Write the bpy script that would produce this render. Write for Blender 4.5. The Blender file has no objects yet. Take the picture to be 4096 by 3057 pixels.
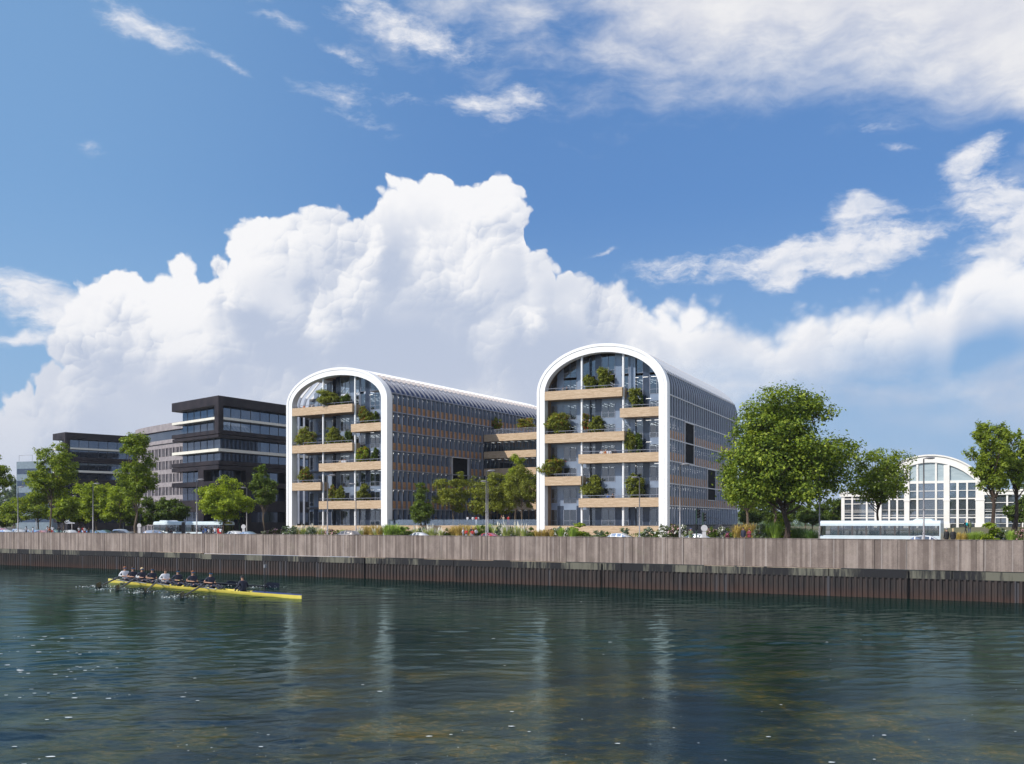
import bpy, bmesh, math, random
import numpy as np
from mathutils import Vector, Matrix

# ---------------------------------------------------------------- camera, light, exposure
F = 3930.0; CX = 2048.0; HZ = 2093.0; CAMZ = 7.0      # focal length / horizon in photograph pixels, eye height
scene = bpy.context.scene
COL = scene.collection
cam_d = bpy.data.cameras.new("camera"); cam = bpy.data.objects.new("camera", cam_d); COL.objects.link(cam)
cam.location = (0, 0, CAMZ); cam.rotation_euler = (math.radians(90), 0, 0)
cam_d.sensor_width = 36.0; cam_d.sensor_fit = 'HORIZONTAL'; cam_d.lens = 36.0 * F / 4096.0
cam_d.shift_y = (HZ - 3057 / 2) / 4096.0
cam_d.clip_start = 0.5; cam_d.clip_end = 20000
scene.camera = cam
scene.view_settings.view_transform = 'Standard'; scene.view_settings.look = 'None'
scene.view_settings.exposure = 0.0; scene.view_settings.gamma = 1.0
SUN_H = Vector((-0.84, -0.54, 0)).normalized(); SUN_EL = math.radians(37)
sdir = Vector((SUN_H.x * math.cos(SUN_EL), SUN_H.y * math.cos(SUN_EL), math.sin(SUN_EL)))
sun_d = bpy.data.lights.new("sun", 'SUN'); sun = bpy.data.objects.new("sun", sun_d); COL.objects.link(sun)
sun_d.energy = 4.2; sun_d.angle = math.radians(0.5); sun_d.color = (1.0, 0.94, 0.85)
sun.rotation_euler = sdir.to_track_quat('Z', 'Y').to_euler(); sun.location = (-60, -40, 80)

# ---------------------------------------------------------------- sky with clouds (direction based)
world = bpy.data.worlds.new("World"); scene.world = world; world.use_nodes = True
wt = world.node_tree; wt.nodes.clear()

class S:                                              # tiny expression helper over shader sockets
    def __init__(s, sock): s.k = sock
    def __add__(a, b): return mth('ADD', a, b)
    def __radd__(a, b): return mth('ADD', b, a)
    def __sub__(a, b): return mth('SUBTRACT', a, b)
    def __rsub__(a, b): return mth('SUBTRACT', b, a)
    def __mul__(a, b): return mth('MULTIPLY', a, b)
    def __rmul__(a, b): return mth('MULTIPLY', b, a)
    def __truediv__(a, b): return mth('DIVIDE', a, b)
TREE = wt; DIM = '2D'
def put(inp, v):
    if isinstance(v, S): TREE.links.new(v.k, inp)
    elif isinstance(v, bpy.types.NodeSocket): TREE.links.new(v, inp)
    else: inp.default_value = v
def mth(op, a, b=None, c=None, clamp=False):
    n = TREE.nodes.new('ShaderNodeMath'); n.operation = op; n.use_clamp = clamp
    for i, v in enumerate((a, b, c)):
        if v is not None: put(n.inputs[i], v)
    return S(n.outputs[0])
def vmath(op, a, b=None, out=0):
    n = TREE.nodes.new('ShaderNodeVectorMath'); n.operation = op
    put(n.inputs[0], a)
    if b is not None: put(n.inputs[1], b)
    return S(n.outputs[out])
def comb(x, y, z=0.0):
    n = TREE.nodes.new('ShaderNodeCombineXYZ')
    for i, v in enumerate((x, y, z)): put(n.inputs[i], v)
    return S(n.outputs[0])
def smooth(v, lo, hi):
    n = TREE.nodes.new('ShaderNodeMapRange'); n.interpolation_type = 'SMOOTHSTEP'
    put(n.inputs[0], v); put(n.inputs[1], lo); put(n.inputs[2], hi)
    return S(n.outputs[0])
def noise(vec, scale, detail=4, rough=0.5, lac=2.0, out=0, dist=0.0):
    n = TREE.nodes.new('ShaderNodeTexNoise'); n.noise_dimensions = DIM; put(n.inputs['Vector'], vec)
    n.inputs['Scale'].default_value = scale; n.inputs['Detail'].default_value = detail
    n.inputs['Roughness'].default_value = rough; n.inputs['Lacunarity'].default_value = lac
    n.inputs['Distortion'].default_value = dist
    return S(n.outputs[out])
def voro(vec, scale, detail=0, rough=0.5, feature='F1', smoothness=0.6):
    n = TREE.nodes.new('ShaderNodeTexVoronoi'); n.voronoi_dimensions = DIM; n.feature = feature; put(n.inputs['Vector'], vec)
    n.inputs['Scale'].default_value = scale; n.inputs['Detail'].default_value = detail
    n.inputs['Roughness'].default_value = rough
    if feature == 'SMOOTH_F1': n.inputs['Smoothness'].default_value = smoothness
    return S(n.outputs['Distance'])
def mixc(f, a, b):
    n = TREE.nodes.new('ShaderNodeMix'); n.data_type = 'RGBA'; put(n.inputs[0], f)
    for i, v in ((6, a), (7, b)):
        if isinstance(v, tuple): v = (*v, 1.0)
        put(n.inputs[i], v)
    return S(n.outputs[2])
def curve(v, pts):                                    # pts in 0..1 both ways
    n = TREE.nodes.new('ShaderNodeFloatCurve'); put(n.inputs['Value'], v)
    c = n.mapping.curves[0]
    while len(c.points) > 2: c.points.remove(c.points[0])
    c.points[0].location = pts[0]; c.points[1].location = pts[-1]
    for p in pts[1:-1]: c.points.new(*p)
    n.mapping.use_clip = False; n.mapping.extend = 'HORIZONTAL'; n.mapping.update()
    return S(n.outputs[0])

def skyA(px): return math.atan((px - CX) / F)
def skyE(px, py): return (HZ - py) / F * math.cos(skyA(px))
tc = wt.nodes.new('ShaderNodeTexCoord'); sp = wt.nodes.new('ShaderNodeSeparateXYZ')
wt.links.new(tc.outputs['Generated'], sp.inputs[0])
Dx, Dy, Dz = S(sp.outputs[0]), S(sp.outputs[1]), S(sp.outputs[2])
az = mth('ARCTAN2', Dx, Dy)
el = Dz / mth('MAXIMUM', mth('SQRT', Dx * Dx + Dy * Dy), 0.001)
P0 = comb(az, el, 0.0)
def env_curve(pts):                                   # photograph pixels -> elevation as function of azimuth
    q = [((skyA(x) + 0.6) / 1.2, skyE(x, y) / 0.8) for x, y in pts]
    return curve((az + 0.6) / 1.2, q) * 0.8
k = 0.968
cum = [(0, 1600), (110, 1560), (165, 1430), (270, 1380), (330, 1190), (370, 1135), (475, 1045), (600, 1070), (690, 1040), (740, 1042),
       (775, 1070), (825, 1050), (900, 975), (968, 895), (1090, 876), (1300, 866), (1345, 823), (1425, 815), (1462, 762),
       (1530, 715), (1636, 686), (1771, 668), (1830, 700), (1862, 735), (1915, 700), (1975, 690), (2040, 712), (2085, 770), (2102, 880), (2112, 1000),
       (2150, 1010), (2190, 985), (2240, 1060), (2340, 1125), (2435, 1100), (2550, 1165), (2630, 1155), (2745, 1205),
       (2850, 1180), (3000, 1210), (3110, 1235), (3210, 1205), (3350, 1160), (3450, 1130), (3570, 1140), (3690, 1100),
       (3780, 1110), (3840, 1000), (3980, 910), (4096, 950)]
# warped coordinate for puffy edges
w1 = noise(P0, 9.0, 3, 0.55, out=1); w2 = noise(P0, 38.0, 3, 0.6, out=1)
def warp(p, w, amt):
    return vmath('ADD', p, vmath('MULTIPLY', vmath('SUBTRACT', w, (0.5, 0.5, 0.5)), (amt, amt, 0.0)))
Pw = warp(warp(P0, w1, 0.035), w2, 0.009)
LX, LY = -0.62, 0.78                                   # towards the sun, seen on the sky
def lobes(p, scale, soft_=0.0):                                   # cell distance and sun-side term of a layer of round lobes
    n = TREE.nodes.new('ShaderNodeTexVoronoi'); n.voronoi_dimensions = '2D'; n.feature = 'SMOOTH_F1' if soft_ else 'F1'; put(n.inputs['Vector'], p)
    if soft_: n.inputs['Smoothness'].default_value = soft_
    n.inputs['Scale'].default_value = scale
    d = S(n.outputs['Distance'])
    rel = vmath('SUBTRACT', vmath('MULTIPLY', p, (1, 1, 0)), S(n.outputs['Position']))
    return d, vmath('DOT_PRODUCT', rel, (LX * scale, LY * scale, 0), 1)
d1, l1 = lobes(warp(P0, w1, 0.030), 8.0, 0.5)
d2, l2 = lobes(Pw, 20.0, 0.38)
d3, l3 = lobes(vmath('ADD', Pw, (3.1, 1.7, 0)), 48.0, 0.3)
w3 = noise(P0, 90.0, 3, 0.6, out=1)
d4, l4 = lobes(warp(Pw, w3, 0.006), 105.0)
bill = (0.40 - d1) * 0.012 + (0.40 - d2) * 0.022 + (0.45 - d3) * 0.012 + (0.45 - d4) * 0.006
def blob(vec, x, y, rx, ry, rot=0.0, s=1.0):
    a0, e0 = skyA(x), skyE(x, y); rx /= F; ry /= F
    cr, sr = math.cos(rot), -math.sin(rot)             # rot > 0 leans down to the right in the picture
    A = (cr / rx, sr / rx, -(cr * a0 + sr * e0) / rx); Bv = (-sr / ry, cr / ry, -(-sr * a0 + cr * e0) / ry)
    u = vmath('DOT_PRODUCT', vec, A, 1); v = vmath('DOT_PRODUCT', vec, Bv, 1)
    q = mth('MULTIPLY_ADD', u, u, v * v)
    return mth('MULTIPLY', mth('EXPONENT', mth('MULTIPLY', q, -0.8)), s)
PV = vmath('MULTIPLY', Pw, (1, 1, 0)); PV = vmath('ADD', PV, (0, 0, 1))
top = env_curve([(x, y + 48) for x, y in cum])
domes = [(1560, 815, 95), (1655, 790, 100), (1768, 776, 108), (1890, 800, 80), (1985, 792, 98), (2035, 880, 88), (2020, 980, 95), (1440, 905, 82), (1345, 912, 84), (1225, 965, 96), (1100, 980, 102), (985, 1005, 106), (890, 1075, 80),
         (745, 1112, 76), (640, 1158, 84), (500, 1150, 100), (395, 1262, 112), (320, 1400, 130), (215, 1510, 90), (130, 1640, 88), (2150, 1092, 98), (2235, 1165, 92), (2340, 1212, 84), (2445, 1195, 92), (2555, 1262, 92), (2645, 1250, 92), (2750, 1295, 88)]
Pd = warp(P0, w2, 0.010); dmax = None
for x, y, r_ in domes:
    q = r_ / F - vmath('DISTANCE', Pd, (skyA(x), skyE(x, y), 0.0), 1)
    dmax = q if dmax is None else mth('SMOOTH_MAX', dmax, q, 0.006)
dtop = mth('MAXIMUM', top - el, dmax)                                        # >0 inside cumulus
soft = smooth(az, skyA(2200), skyA(3300))              # sharp cauliflower left, softer right
dshape = dtop + bill * (1.0 + soft * 0.6)
dens_c = smooth(dshape, 0.000 - soft * 0.008, 0.006 + soft * 0.026)
big = noise(P0, 5.0, 3, 0.5)
mid = noise(warp(P0, w1, 0.03), 14.0, 5, 0.55)
depth_in = smooth(dtop, 0.0, 0.16)
rim = 1.0 - smooth(dtop, 0.0, 0.06)
crisp = (1.0 - depth_in * 0.62) * (1.0 - soft * 0.35) * smooth(mid, 0.34, 0.60)
lum = 0.86 + (l1 * 0.44 + l2 * 0.34 + l3 * 0.22 + l4 * 0.14) * crisp - (d2 - 0.4) * crisp * 0.22 + (big - 0.5) * 0.9 + (mid - 0.5) * 0.3 - depth_in * 0.27 + rim * 0.10
# a few deep shadow folds seen in the photograph
folds = [(1050, 1330, 170, 90, 0.5, .8), (1150, 1440, 110, 90, 0.2, .8), (1560, 1080, 60, 130, 0.3, .4),
         (1500, 1400, 160, 120, 0.4, .7), (820, 1500, 200, 120, 0.1, .5), (1800, 1450, 300, 110, 0, .6),
         (2500, 1400, 500, 150, 0, .5), (900, 1210, 200, 40, 0.3, .35)]
fsum = None
for b in folds:
    t = blob(PV, *b); fsum = t if fsum is None else fsum + t
lum = lum - fsum * 0.36
hazeup = 1.0 - smooth(el, 0.0, 0.13)
c_cum = mixc(smooth(lum, 0.40, 0.98), (0.50, 0.57, 0.72), (0.94, 0.94, 0.96))
low_c = 1.0 - smooth(el, 0.05, 0.22)
c_cum = mixc(low_c * 0.72, c_cum, (0.56, 0.61, 0.73))
# upper-right sheet
holes = blob(PV, 3990, 560, 90, 70, 0, .10) + blob(PV, 3900, 700, 60, 60, 0, .10) + blob(PV, 2250, 130, 90, 60, 0.3, .09) + blob(PV, 2300, 280, 150, 50, 0.1, .05)
mass = [(0, -900), (1000, -500), (1500, -60), (1900, 60), (2150, 190), (2400, 330), (2700, 400), (2900, 400), (3100, 410), (3400, 440),
        (3600, 425), (3740, 470), (3860, 540), (3960, 590), (4096, 640)]
mb = env_curve(mass)
stre = noise(vmath('MULTIPLY', warp(P0, w1, 0.04), (5.0, 11.0, 1.0)), 2.2, 7, 0.62)
fine = noise(vmath('MULTIPLY', Pw, (1.0, 1.6, 1.0)), 22.0, 6, 0.6)
edge_soft = 1.0 - smooth(az, skyA(2100), skyA(2900))
dens_m = smooth((el - mb) - holes + (stre - 0.5) * (0.10 + edge_soft * 0.24) + (fine - 0.5) * 0.020, -0.030 - edge_soft * 0.05, 0.095 + edge_soft * 0.10)
fine2 = noise(vmath('ADD', vmath('MULTIPLY', Pw, (1.0, 1.6, 1.0)), (-0.006, 0.009, 0.0)), 22.0, 6, 0.6)
rel2 = fine - fine2
dens_m = dens_m * (1.0 - smooth(el, 0.62, 1.1) * 0.75)
c_m = mixc(smooth(stre * 0.45 + 0.3 + rel2 * 0.12 + (big - 0.5) * 0.5, 0.30, 0.66), (0.63, 0.66, 0.76), (0.86, 0.86, 0.88))
# wisps and small clouds
ws = [(540, 80, 180, 80, .2, .62), (680, 110, 130, 50, .3, .42), (950, 270, 100, 22, .55, .66), (358, 610, 65, 36, .3, .6),
      (1390, 420, 210, 66, .45, .66), (1560, 350, 150, 50, .2, .45), (1920, 395, 210, 40, -.05, .60), (1960, 460, 120, 40, .2, .4),
      (1500, 60, 320, 80, .35, .60), (1380, 205, 150, 26, .35, .7), (1090, 80, 100, 40, .1, .5), (1750, 150, 260, 60, .2, .55), (2080, 400, 160, 70, .1, .4),
      (3432, 850, 150, 52, 0, .74), (3110, 1015, 180, 52, -.18, 0.72), (3400, 975, 150, 56, -.1, 0.72), (3650, 940, 110, 62, -.1, .84), (3420, 1060, 160, 44, .1, .60),
      (3140, 1105, 70, 52, -.2, .8), (2745, 1075, 260, 55, .08, .75), (2365, 1028, 80, 14, -.35, .6), (4010, 800, 150, 90, .3, 1.0),
      (3610, 612, 75, 26, .1, .55), (3890, 620, 110, 60, -.4, .8), (4030, 1040, 180, 100, -.4, 1.0),
      (110, 1215, 260, 80, .30, 1.0), (20, 1362, 110, 24, 0, .9), (280, 1300, 140, 90, .4, .8), (3550, 520, 130, 30, 0.1, .5)]
wsum = None
for b in ws:
    t = blob(PV, *b); wsum = t if wsum is None else wsum + t
wn = noise(vmath('MULTIPLY', Pw, (1.0, 2.2, 1.0)), 17.0, 6, 0.62)
fib = noise(vmath('ADD', vmath('MULTIPLY', warp(P0, w2, 0.012), (1.0, 3.4, 1.0)), (0, 5, 0)), 30.0, 6, 0.66)
isr = smooth(az, skyA(2300), skyA(2600))
dens_w = smooth(wsum * (0.25 + wn * 1.5) + (fine - 0.5) * 0.6 + (fib - 0.5) * (0.75 - isr * 0.05), 0.30, 1.15 - isr * 0.20) * 0.92
c_w = mixc(smooth(0.5 + rel2 * 0.9 + (wsum - 0.6) * 0.12, 0.30, 0.70), (0.66, 0.71, 0.82), (0.90, 0.90, 0.93))
# thin low veil over the right horizon, with a clear blue gap above the hall
veil_m = smooth(az, skyA(1900), skyA(2600)) * (1.0 - smooth(el, 0.20, 0.235))
gap = blob(PV, 3900, 1380, 520, 75, 0, 1.0) + blob(PV, 3500, 1740, 900, 110, 0, .85) + blob(PV, 3350, 1400, 200, 40, 0, .4)
gap = mth('MINIMUM', gap, 1.0)
lown = noise(vmath('MULTIPLY', warp(P0, w1, 0.02), (1.0, 2.2, 1.0)), 8.0, 5, 0.52)
dens_low = 1.0 - gap * 0.97
dens_low = dens_low * (0.60 + (lown - 0.5) * 2.6)
right_mask = smooth(az, skyA(2350), skyA(3000))
under = smooth(dtop, 0.02, 0.10) * right_mask
dens_c = dens_c * (1.0 - under * 1.1 * (1.0 - mth('MINIMUM', mth('MAXIMUM', dens_low, 0.0), 1.0)))
# behind the viewer: broken cloud everywhere
rear = smooth(mth('ABSOLUTE', az), 0.62, 0.95)
rn = noise(vmath('MULTIPLY', P0, (1.0, 1.8, 1.0)), 2.6, 6, 0.58)
dens_r = smooth(rn, 0.54, 0.70) * rear * 0.55
def cl(c): return vmath('MULTIPLY', c, (10.0, 10.0, 10.0))
nish = wt.nodes.new('ShaderNodeTexSky'); nish.sky_type = 'NISHITA'; nish.sun_disc = False
nish.sun_elevation = SUN_EL; nish.sun_rotation = math.atan2(SUN_H.x, SUN_H.y)
nish.altitude = 0; nish.air_density = 1.0; nish.dust_density = 0.6; nish.ozone_density = 2.2
tint = vmath('MULTIPLY', S(nish.outputs[0]), (0.85, 1.10, 1.38))
leftness = smooth(az * -1.0, -0.25, 0.60)
lowness = 1.0 - smooth(el, 0.05, 0.34)
blue2 = cl(mixc(mth('MULTIPLY', smooth(az * -1.0, -0.05, 0.50), 0.8), (0.12, 0.27, 0.58), (0.25, 0.46, 0.74)))
tint = mixc(smooth(mth('ABSOLUTE', az), 0.7, 1.3) * -0.7 + 0.7, tint, blue2)
tint = mixc(mth('MULTIPLY', lowness, 0.9), tint, cl(S(comb(0.30, 0.48, 0.72).k)))
col = tint
for d, c in ((dens_r, vmath('MULTIPLY', (0.8, 0.82, 0.86), (1, 1, 1))), (dens_w, c_w), (dens_m, c_m), (dens_c, c_cum)):
    if not isinstance(c, S): c = S(c)
    col = mixc(mth('MULTIPLY', d, 1.0, clamp=True), col, cl(c))
hz = 1.0 - smooth(el, -0.02, 0.16)
col = mixc(hz * 0.30, col, cl(comb(0.48, 0.58, 0.74)))
bg = wt.nodes.new('ShaderNodeBackground'); bg.inputs['Strength'].default_value = 0.1
put(bg.inputs[0], col)
wo = wt.nodes.new('ShaderNodeOutputWorld'); wt.links.new(bg.outputs[0], wo.inputs[0])
world.cycles.sampling_method = 'MANUAL'; world.cycles.sample_map_resolution = 512

# ---------------------------------------------------------------- helpers
rnd = random.Random(7)
def tag(o, label=None, cat=None, group=None, kind=None):
    if label: o['label'] = label
    if cat: o['category'] = cat
    if group: o['group'] = group
    if kind: o['kind'] = kind
    return o
def empty(name, loc=(0, 0, 0), rz=0.0, **k):
    o = bpy.data.objects.new(name, None); COL.objects.link(o); o.empty_display_size = 0.2
    o.location = loc; o.rotation_euler = (0, 0, rz); return tag(o, **k)
class MB:                                              # collects faces for ONE mesh
    def __init__(s): s.v = []; s.f = []; s.m = []
    def add(s, vs, fs, mi=0):
        b = len(s.v); s.v.extend([tuple(p) for p in vs]); s.f.extend([tuple(i + b for i in f) for f in fs]); s.m.extend([mi] * len(fs)); return s
    def box(s, x0, x1, y0, y1, z0, z1, mi=0):
        return s.add([(x0, y0, z0), (x1, y0, z0), (x1, y1, z0), (x0, y1, z0), (x0, y0, z1), (x1, y0, z1), (x1, y1, z1), (x0, y1, z1)],
                     [(0, 3, 2, 1), (4, 5, 6, 7), (0, 1, 5, 4), (1, 2, 6, 5), (2, 3, 7, 6), (3, 0, 4, 7)], mi)
    def quad(s, a, b, c, d, mi=0): return s.add([a, b, c, d], [(0, 1, 2, 3)], mi)
    def prism(s, pts, axis, a0, a1, mi=0):             # extrude a 2D outline along axis 0/1/2
        n = len(pts)
        def P(p, a):
            q = list(p); q.insert(axis, a); return tuple(q)
        vs = [P(p, a0) for p in pts] + [P(p, a1) for p in pts]
        fs = [tuple(range(n)), tuple(range(2 * n - 1, n - 1, -1))] + [(i, i + n, (i + 1) % n + n, (i + 1) % n) for i in range(n)]
        return s.add(vs, fs, mi)
    def tube(s, pts, r, seg=6, mi=0, cap=True):
        pts = [Vector(p) for p in pts]; rs = r if isinstance(r, (list, tuple)) else [r] * len(pts)
        vs = []; fs = []
        up = Vector((0, 0, 1)) if abs((pts[1] - pts[0]).normalized().z) < 0.9 else Vector((1, 0, 0))
        for i, p in enumerate(pts):
            t = (pts[min(i + 1, len(pts) - 1)] - pts[max(i - 1, 0)]).normalized()
            a = t.cross(up)
            if a.length < 1e-4: a = t.orthogonal()
            a.normalize(); b = t.cross(a).normalized()
            for k in range(seg):
                th = 2 * math.pi * k / seg; vs.append(p + (a * math.cos(th) + b * math.sin(th)) * rs[i])
        for i in range(len(pts) - 1):
            for k in range(seg):
                fs.append((i * seg + k, i * seg + (k + 1) % seg, (i + 1) * seg + (k + 1) % seg, (i + 1) * seg + k))
        if cap:
            fs.append(tuple(range(seg))); n = (len(pts) - 1) * seg; fs.append(tuple(range(n + seg - 1, n - 1, -1)))
        return s.add(vs, fs, mi)
    def cyl(s, c, r, z0, z1, seg=12, mi=0): return s.tube([(c[0], c[1], z0), (c[0], c[1], z1)], r, seg, mi)
    def ball(s, c, r, mi=0, seg=10, rings=7, sc=(1, 1, 1)):
        vs = [(c[0], c[1], c[2] + r * sc[2])]; fs = []
        for i in range(1, rings):
            ph = math.pi * i / rings
            for k in range(seg):
                th = 2 * math.pi * k / seg
                vs.append((c[0] + r * sc[0] * math.sin(ph) * math.cos(th), c[1] + r * sc[1] * math.sin(ph) * math.sin(th), c[2] + r * sc[2] * math.cos(ph)))
        vs.append((c[0], c[1], c[2] - r * sc[2])); L = len(vs) - 1
        for k in range(seg):
            fs.append((0, 1 + k, 1 + (k + 1) % seg)); b = 1 + (rings - 2) * seg; fs.append((L, b + (k + 1) % seg, b + k))
        for i in range(rings - 2):
            for k in range(seg):
                a = 1 + i * seg
                fs.append((a + k, a + seg + k, a + seg + (k + 1) % seg, a + (k + 1) % seg))
        return s.add(vs, fs, mi)
    def mesh(s, name, mats, smooth=False):
        me = bpy.data.meshes.new(name); me.from_pydata(s.v, [], s.f); me.update()
        for m in (mats if isinstance(mats, (list, tuple)) else [mats]): me.materials.append(m)
        if len(set(s.m)) > 1: me.polygons.foreach_set('material_index', s.m)
        if smooth: me.polygons.foreach_set('use_smooth', [True] * len(s.f))
        return me
    def build(s, name, mats, parent=None, smooth=False, **k):
        return link(name, s.mesh(name, mats, smooth), parent, **k)
def link(name, me, parent=None, loc=None, **k):
    o = bpy.data.objects.new(name, me); COL.objects.link(o)
    if parent is not None: o.parent = parent
    if loc is not None: o.location = loc
    return tag(o, **k)
KIDS = {}
def copy_tree(o, parent=None):
    c = o.copy(); COL.objects.link(c)
    if parent is not None: c.parent = parent
    for ch in list(o.children): copy_tree(ch, c)
    return c
def autosmooth(me, deg=40):
    me.polygons.foreach_set('use_smooth', [True] * len(me.polygons))
    me.set_sharp_from_angle(angle=math.radians(deg)); return me

# ---------------------------------------------------------------- materials
def newmat(name):
    global TREE
    m = bpy.data.materials.new(name); m.use_nodes = True; nt = m.node_tree; TREE = nt
    return m, nt, nt.nodes['Principled BSDF']
def ocoord(kind='Object'):
    n = TREE.nodes.new('ShaderNodeTexCoord'); return S(n.outputs[kind])
def bump(p, height, strength=0.3, dist=0.05):
    n = TREE.nodes.new('ShaderNodeBump'); n.inputs['Strength'].default_value = strength; n.inputs['Distance'].default_value = dist
    put(n.inputs['Height'], height); TREE.links.new(n.outputs[0], p.inputs['Normal'])
def mat(name, c1, c2=None, rough=0.6, metal=0.0, scale=1.0, stretch=(1, 1, 1), bmp=0.0, spec=0.5, detail=5, coat=0.0, sat=(0.35, 0.65)):
    global DIM
    DIM = '3D'
    m, nt, p = newmat(name)
    p.inputs['Roughness'].default_value = rough; p.inputs['Metallic'].default_value = metal
    p.inputs['Specular IOR Level'].default_value = spec; p.inputs['Coat Weight'].default_value = coat
    if c2 is None: c2 = tuple(c * 0.8 for c in c1)
    v = vmath('MULTIPLY', ocoord(), stretch)
    n = noise(v, scale, detail, 0.6)
    put(p.inputs['Base Color'], mixc(smooth(n, *sat), c1, c2))
    if bmp: bump(p, n, bmp)
    return m
def emis(name, c, s):
    m, nt, p = newmat(name)
    p.inputs['Base Color'].default_value = (*c, 1); p.inputs['Emission Color'].default_value = (*c, 1); p.inputs['Emission Strength'].default_value = s
    return m
def wood_mat(name, a, b, c, period=0.13):
    global DIM
    DIM = '3D'
    m, nt, p = newmat(name); co = ocoord()
    sx = TREE.nodes.new('ShaderNodeSeparateXYZ'); put(sx.inputs[0], co)
    z = S(sx.outputs[2]); row = mth('FLOOR', z / period)
    fr = mth('FRACT', z / period)
    h = comb(S(sx.outputs[0]) * 0.35, S(sx.outputs[1]) * 0.35, row * 3.7)
    n = noise(h, 1.6, 4, 0.7); n2 = noise(vmath('MULTIPLY', co, (0.5, 0.5, 9.0)), 1.2, 5, 0.65)
    f = smooth(n * 0.65 + n2 * 0.35, 0.36, 0.64)
    colr = mixc(f, a, b)
    gap = mth('MULTIPLY', mth('SUBTRACT', 1.0, smooth(fr, 0.72, 0.86)), 1.0)
    put(p.inputs['Base Color'], mixc(gap, c, colr)); p.inputs['Roughness'].default_value = 0.62
    bump(p, gap, 0.5, 0.03)
    return m
def glass_mat(name, tintc=(0.75, 0.85, 0.92), trans=0.62, rough=0.02, base=(0.02, 0.03, 0.04)):
    global DIM
    m, nt, p = newmat(name); nt.nodes.remove(p)
    out = nt.nodes['Material Output']
    tr = nt.nodes.new('ShaderNodeBsdfTransparent'); tr.inputs[0].default_value = (*tintc, 1)
    gl = nt.nodes.new('ShaderNodeBsdfGlossy'); gl.inputs['Roughness'].default_value = rough; gl.inputs['Color'].default_value = (0.9, 0.95, 1.0, 1)
    df = nt.nodes.new('ShaderNodeBsdfDiffuse'); df.inputs[0].default_value = (*base, 1)
    mx = nt.nodes.new('ShaderNodeMixShader'); oi = nt.nodes.new('ShaderNodeObjectInfo'); put(mx.inputs[0], mth('MULTIPLY_ADD', S(oi.outputs['Random']), 0.30, 0.85 - trans))
    nt.links.new(tr.outputs[0], mx.inputs[1]); nt.links.new(df.outputs[0], mx.inputs[2])
    fr = nt.nodes.new('ShaderNodeFresnel'); fr.inputs[0].default_value = 1.75
    boost = mth('MULTIPLY_ADD', S(fr.outputs[0]), 1.6, 0.06, clamp=True)
    m2 = nt.nodes.new('ShaderNodeMixShader'); put(m2.inputs[0], boost)
    nt.links.new(mx.outputs[0], m2.inputs[1]); nt.links.new(gl.outputs[0], m2.inputs[2]); nt.links.new(m2.outputs[0], out.inputs[0])
    return m
M = {}
M['white'] = mat('white_paint', (0.86, 0.86, 0.86), (0.80, 0.80, 0.81), rough=0.42, scale=0.7)
M['arch'] = mat('arch_white', (0.88, 0.88, 0.88), (0.84, 0.84, 0.84), rough=0.35, scale=0.4)
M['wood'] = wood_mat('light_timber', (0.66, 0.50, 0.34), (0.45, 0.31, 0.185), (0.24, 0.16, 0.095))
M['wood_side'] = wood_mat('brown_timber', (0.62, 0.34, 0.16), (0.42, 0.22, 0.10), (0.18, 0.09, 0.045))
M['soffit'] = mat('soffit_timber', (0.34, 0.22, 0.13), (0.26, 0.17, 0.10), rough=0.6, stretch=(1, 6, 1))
M['alu'] = mat('grey_aluminium', (0.29, 0.31, 0.37), (0.25, 0.27, 0.33), rough=0.38, metal=0.25)
M['darkgroundglass'] = glass_mat('darkened_ground_glass', (0.45, 0.5, 0.55), 0.6, base=(0.01, 0.013, 0.018))  # tree reflections of the lowest panes put into a darker tint
M['alu_light'] = mat('light_blue_aluminium', (0.50, 0.54, 0.62), (0.44, 0.48, 0.56), rough=0.4)
M['alu_pale'] = mat('pale_aluminium', (0.62, 0.60, 0.60), (0.55, 0.53, 0.54), rough=0.4)
M['alu_dark'] = mat('dark_frame', (0.045, 0.05, 0.065), (0.03, 0.035, 0.05), rough=0.4)
M['bluepanel'] = mat('blue_grey_panel', (0.14, 0.19, 0.27), (0.10, 0.14, 0.21), rough=0.16, metal=0.0, spec=0.9, scale=0.3)
M['frontpanel'] = mat('sky_tinted_panel', (0.225, 0.28, 0.375), (0.17, 0.215, 0.30), rough=0.14, spec=1.0, scale=0.3)  # paler copy of the blue panel: sky reflection put into the colour
M['frontglass'] = glass_mat('terrace_glass', (0.60, 0.70, 0.78), 0.58, base=(0.03, 0.04, 0.06))
M['darkenedpanel'] = mat('darkened_panel', (0.035, 0.05, 0.085), (0.025, 0.035, 0.06), rough=0.2, spec=0.7)  # dark navy stands for shaded step faces and dark reflections
M['glass'] = glass_mat('window_glass')
M['glass_rail'] = glass_mat('rail_glass', (0.86, 0.92, 0.95), 0.9)
M['blueglass'] = mat('roof_glass', (0.030, 0.060, 0.17), (0.02, 0.04, 0.12), rough=0.25, spec=0.35, scale=0.4)
M['interior'] = mat('interior_wall', (0.10, 0.11, 0.13), (0.05, 0.05, 0.06), rough=0.8, scale=0.5)
M['slab'] = mat('interior_slab', (0.14, 0.14, 0.15), (0.10, 0.10, 0.11), rough=0.8)
M['lamp'] = emis('ceiling_lamp_light', (1.0, 0.97, 0.92), 2.2)
M['blind'] = mat('window_blind', (0.50, 0.50, 0.50), rough=.8)
M['desk'] = mat('office_furniture', (0.75, 0.76, 0.78), (0.3, 0.3, 0.33), rough=0.5, scale=2.0)
M['screen'] = mat('perforated_screen', (0.085, 0.095, 0.13), (0.06, 0.068, 0.10), rough=0.5, metal=0.2, scale=3)
M['roofpanel'] = mat('roof_panel', (0.80, 0.80, 0.80), (0.74, 0.73, 0.72), rough=0.4, scale=0.6)
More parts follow.
